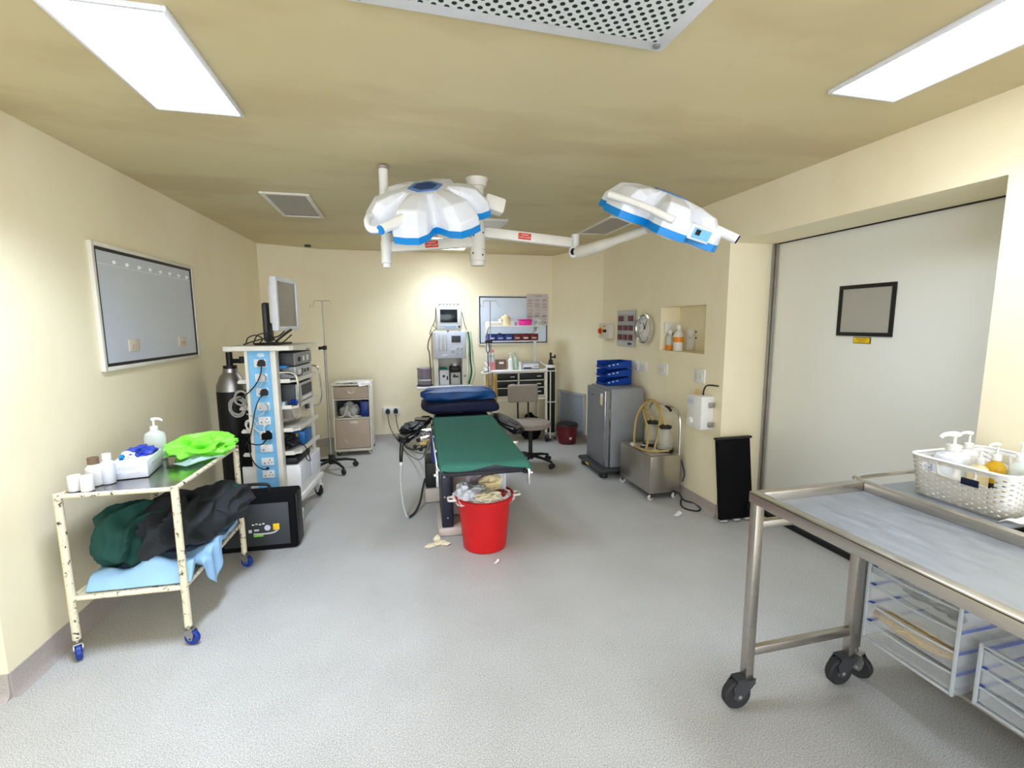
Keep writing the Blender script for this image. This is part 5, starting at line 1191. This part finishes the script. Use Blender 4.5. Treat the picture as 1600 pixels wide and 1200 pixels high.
MB().box((.005, -.3212, .032), (.12, .003, .05), 0, PR).build('panel_face', 'cyan_panel', pb); MB().box((-.025, -.3235, .037), (.030, .003, .026), 0, PR).build('panel_display', 'black', pb)

# ================================================================== FRONT STEEL TRAY TROLLEY
def square_trolley(t, x0, x1, y0, y1, zt, leg=.036, casters=()):
    for (x, y, ang, k) in casters:
        MB().box((x, y, (zt + .115) / 2), (leg, leg, zt - .115), .003).build('leg', 'steel', t)
        MB().cyl((x, y, .108), (x, y, .122), leg * .55, n=16).build('leg_collar', 'steel_dull', t)
TX0, TX1, TY0, TY1 = -.2775, .2775, -.65, .635
t = thing('tray_trolley', 'stainless steel tray trolley with square legs nearest the camera at right', 'trolley', (1.5825, .84, 0))
q = MB()
for s_ in (-1, 1):
    q.box((s_ * (TX1 - .019), -.0075, .878), (.038, TY1 - TY0, .044), .004); q.box((0, (TY1 - .019) if s_ > 0 else (TY0 + .019), .878), (2 * TX1 - .076, .038, .044), .004)
q.build('tray_rim', 'steel', t)
q = MB(); q.box((0, -.0075, .860), (2 * TX1 - .07, TY1 - TY0 - .07, .006)); q.build('tray', 'steel_tray', t)
q = MB()
for s_ in (-1, 1): q.box((s_ * (TX1 - .0005), -.0075, .8935), (.0015, TY1 - TY0 - .01, .003))
q.build('rim_seam', 'black', t)
for x in (TX0 + .020, TX1 - .020):
    for y in (TY0 + .025, TY1 - .025):
        MB().box((x, y, .485), (.036, .036, .742), .003).build('leg', 'steel', t)
        caster(t, x, y, .060, .036, PI if y > 0 else 2.5, .126, 'rubber', 'grey_dark', trail=.75)
for y in (TY0 + .025, TY1 - .025):
    for z, h_ in ((.772, .032), (.238, .034)): MB().box((0, y, z), (2 * TX1 - .076, .026, h_), .003).build('cross_rail', 'steel', t)

# ------------------------------------------------------------------ second trolley with basket and drawer units
t = thing('drawer_trolley', 'stainless steel trolley behind the tray trolley, with basket on top', 'trolley', (2.145, .75, 0))
q = MB(); q.box((0, 0, .842), (.51, 1.50, .028), .005); q.build('top', 'steel_tray', t)
q = MB(); q.box((.03, 0, .180), (.42, 1.44, .014), .003); q.build('lower_shelf', 'steel', t)
for x in (-.237, .237):
    for y in (-.725, .730):
        MB().box((x, y, .480), (.030, .030, .694), .003).build('leg', 'steel', t)
        caster(t, x, y, .052, .030, -1.2, .134, 'rubber', 'steel_dull')
MB().tube([(-.20, .745, .85), (-.195, .81, .858), (-.16, .835, .862), (.16, .835, .862), (.195, .81, .858), (.20, .745, .85)], .012, 10, 5).build('push_handle', 'chrome', t)
def drawer_unit(label, x, y, z, w_, d, h_, n_, group):
    """clear plastic drawers pulled from the -x side; w_ along y, d along x"""
    t = thing('drawer_unit', label, 'plastic drawers', (x, y, z))
    q = MB(); q.box((0, 0, .003), (d, w_, .006)); q.box((0, 0, h_ - .003), (d, w_, .006))
    for s_ in (-1, 1): q.box((0, s_ * (w_ / 2 - .003), h_ / 2), (d, .006, h_ - .012))
    q.box((d / 2 - .003, 0, h_ / 2), (.006, w_ - .012, h_ - .012)); q.build('casing', 'clear', t)
    q = MB(); e = .011
    for s_ in (-1, 1):
        q.box((-d / 2 + .004, s_ * (w_ / 2 - e / 2), h_ / 2), (.010, e, h_), .002); q.box((-d / 2 + .004, 0, h_ / 2 + s_ * (h_ / 2 - e / 2)), (.010, w_ - 2 * e, e), .002)
    q.build('front_edge', 'clear_edge', t)
    hh = (h_ - .024) / n_
    for k in range(n_):
        z0 = .012 + k * hh
        g_ = MB(); g_.box((0, 0, z0 + .003), (d - .03, w_ - .03, .004)); g_.box((-d / 2 + .010, 0, z0 + hh * .45), (.005, w_ - .026, hh * .86), .001)
        for s_ in (-1, 1): g_.box((0, s_ * (w_ / 2 - .016), z0 + hh * .38), (d - .03, .004, hh * .70))
        dr = g_.build('drawer', 'clear', t)
        g_ = MB(); g_.tube([(-d / 2 + .005, w_ * .46, z0 + hh * .86), (-d / 2 - .002, 0, z0 + hh * .80), (-d / 2 + .005, -w_ * .46, z0 + hh * .86)], .0045, 8, 6); g_.build('drawer_lip', 'clear_edge', dr)
        for s_ in (-1, 1): MB().box((-.01, s_ * (w_ / 2 - .009), z0 + hh * .80), (d - .05, .006, .012)).build('runner', 'blue_royal', dr)
    return t
drawer_unit('clear four drawer unit on lower shelf, beside the trolley leg', 2.115, 1.288, .1885, .345, .40, .355, 4, 'clear drawer units')
drawer_unit('lower clear drawer unit with blue runners at right picture edge', 2.155, .905, .1885, .35, .40, .235, 3, 'clear drawer units')
hz = (.355 - .024) / 4
t = thing('instrument', 'dark metal instrument lying in top drawer of the taller clear unit', 'instrument', (1.985, 1.24, .1885 + .012 + 3 * hz + .007))
t.scale = (1.15, 1.15, 1.15)
q = MB(); q.tube([(-.02, .09, .012), (-.03, .03, .014), (-.03, -.02, .016)], .006, 8, 4); q.tube([(-.03 + .018 * math.cos(a), .035 + .026 * math.sin(a), .018) for a in [k * PI / 5 for k in range(10)]], .005, 7, 2, True); q.tube([(-.03 + .018 * math.cos(a), -.035 + .022 * math.sin(a), .020) for a in [k * PI / 5 for k in range(10)]], .005, 7, 2, True); q.lump((-.03, -.075, .018), (.02, .025, .014), .3, 2, 2, 3, -.8); q.build('body', 'black', t)
o = tag(MB().lump((0, 0, .018), (.06, .13, .022), .35, 1.8, 5, 4, -.85, (1, 2, 1)).build('tubing_pack', 'gold'), 'amber tubing pack lying in a lower drawer of the taller clear unit', 'tubing'); put(o, (1.985, 1.30, .1885 + .012 + hz + .0065))
# white woven basket
BK = (2.205, 1.245, .8575)
t = thing('woven_basket', 'white woven plastic basket of pump bottles on the rear trolley', 'basket', BK)
bw, bl, bh = .20, .165, .158
NU, NV = 136, 34
def rr(u):
    """rounded rectangle walked once around, constant speed"""
    r = .04; a = bw - r; b = bl - r; segs = [2 * b, PI * r / 2, 2 * a, PI * r / 2, 2 * b, PI * r / 2, 2 * a, PI * r / 2]; s_ = u * sum(segs)
    pts = [((bw, -b), (0, 1)), None, ((a, bl), (-1, 0)), None, ((-bw, b), (0, -1)), None, ((-a, -bl), (1, 0)), None]
    cen = {1: ((a, b), 0), 3: ((-a, b), PI / 2), 5: ((-a, -b), PI), 7: ((a, -b), 3 * PI / 2)}
    for k, L in enumerate(segs):
        if s_ <= L or k == 7:
            if k % 2 == 0: p_, d_ = pts[k]; return p_[0] + d_[0] * s_, p_[1] + d_[1] * s_
            c_, a0 = cen[k]; th = a0 + s_ / r; return c_[0] + r * math.cos(th), c_[1] + r * math.sin(th)
        s_ -= L
PER = 4 * (bw + bl - .08) + 2 * PI * .04
def bk(u, v):
    x, y = rr(u % 1.0); k = .90 + .10 * v
    wv = .0022 * math.cos(u * NU * PI / 2 * 2 / 2) * (1 if int(v * NV / 2) % 2 else -1)
    f_ = k + (wv / .18 if v < .93 else .006); return (x * f_, y * f_, .004 + bh * v)
def u_near(x, y): return min(range(NU), key=lambda i: (rr(i / NU)[0] - x) ** 2 + (rr(i / NU)[1] - y) ** 2)
UH = (u_near(-bw, 0), u_near(bw, 0))
def skip(i, j):
    for c_ in UH:
        if min(abs(i - c_), NU - abs(i - c_)) < 12 and 22 <= j < 30: return True
    return j % 2 == 1 and j < 30 and (i % 4 == 0 if (j // 2) % 2 else i % 4 == 2)
q = MB(); q.grid(bk, NU, NV, skip=skip, closed_u=True); q.build('wicker_wall', 'white_basket' if 'white_basket' in M else 'white', t, solid=.005, ang=50)
q = MB(); q.tube([(rr(k / 60)[0] * 1.01, rr(k / 60)[1] * 1.01, bh + .003) for k in range(60)], .006, 8, 0, True)
for s_ in (-1, 1): q.tube([(s_ * bw * .985, -.062, .150), (s_ * bw * .98, -.060, .125), (s_ * bw * .975, -.045, .104), (s_ * bw * .975, .045, .104), (s_ * bw * .98, .060, .125), (s_ * bw * .985, .062, .150)], .005, 8, 4)
q.build('rim', 'white', t)
q = MB(); q.box((0, 0, .004), (bw * 1.66, bl * 1.62, .006), .002); q.build('bottom', 'white', t)
MB().box((-.202, -.05, .108), (.004, .055, .026), .002, ).build('handle_label', 'blue_navy', t)
def bkw(x, y): return (BK[0] + x, BK[1] + y, BK[2] + .0085)
pump_bottle('large round white pump bottle at left in the woven basket', bkw(-.085, .085), .25, .056, 'white_blue', 2.8)
pump_bottle('small white pump bottle behind the large round one in basket', bkw(.02, .10), .245, .036, 'white', 2.6)
pump_bottle('cream filled pump bottle in the middle of woven basket', bkw(-.10, -.012), .215, .030, 'cream', 2.9)
t = pump_bottle('amber filled pump bottle with black band in the woven basket', bkw(-.045, -.030), .235, .031, 'amber', 2.7, 1, 1); MB().lathe([(.0318, .062), (.0318, .082)], cap=False, n=26).build('band', 'black', t)
pump_bottle('clear pump bottle beside the amber one in the woven basket', bkw(.0, -.075), .245, .031, 'bottle_clear', .4)
put(tag(MB().lathe([(.016, 0), (.018, .003), (.018, .085), (.012, .095), (.012, .12), (.001, .121)]).build('small_bottle', 'white'), 'short white bottle at front edge inside the woven basket', 'bottle'), bkw(-.135, .035))
q = MB(); q.lump((0, 0, .09), (.035, .02, .10), .3, 1.5, 3, 4, -.85); put(tag(q.build('white_packet', 'paper'), 'white packet standing at right end inside the woven basket', 'packet'), bkw(.06, -.115))
q = MB(); q.grid(lambda u, v: (-.10 + .17 * u, -.12 + .24 * v, .012 + .05 * (.5 + noise.noise((u * 2.6, v * 2.6, 6))) * (1 - abs(2 * v - 1) ** 3)), 20, 24)
put(tag(q.build('white_cloth', 'cloth_white', ang=80, solid=.004), 'rumpled white cloth on the rear trolley beside the woven basket', 'cloth'), (2.02, .94, .8665))
q = MB(); q.box((0, 0, .003), (.30, .36, .006), .002); put(tag(q.build('black_tray', 'black'), 'flat black tray lying under the white cloth on rear trolley', 'tray'), (2.05, .86, .857))
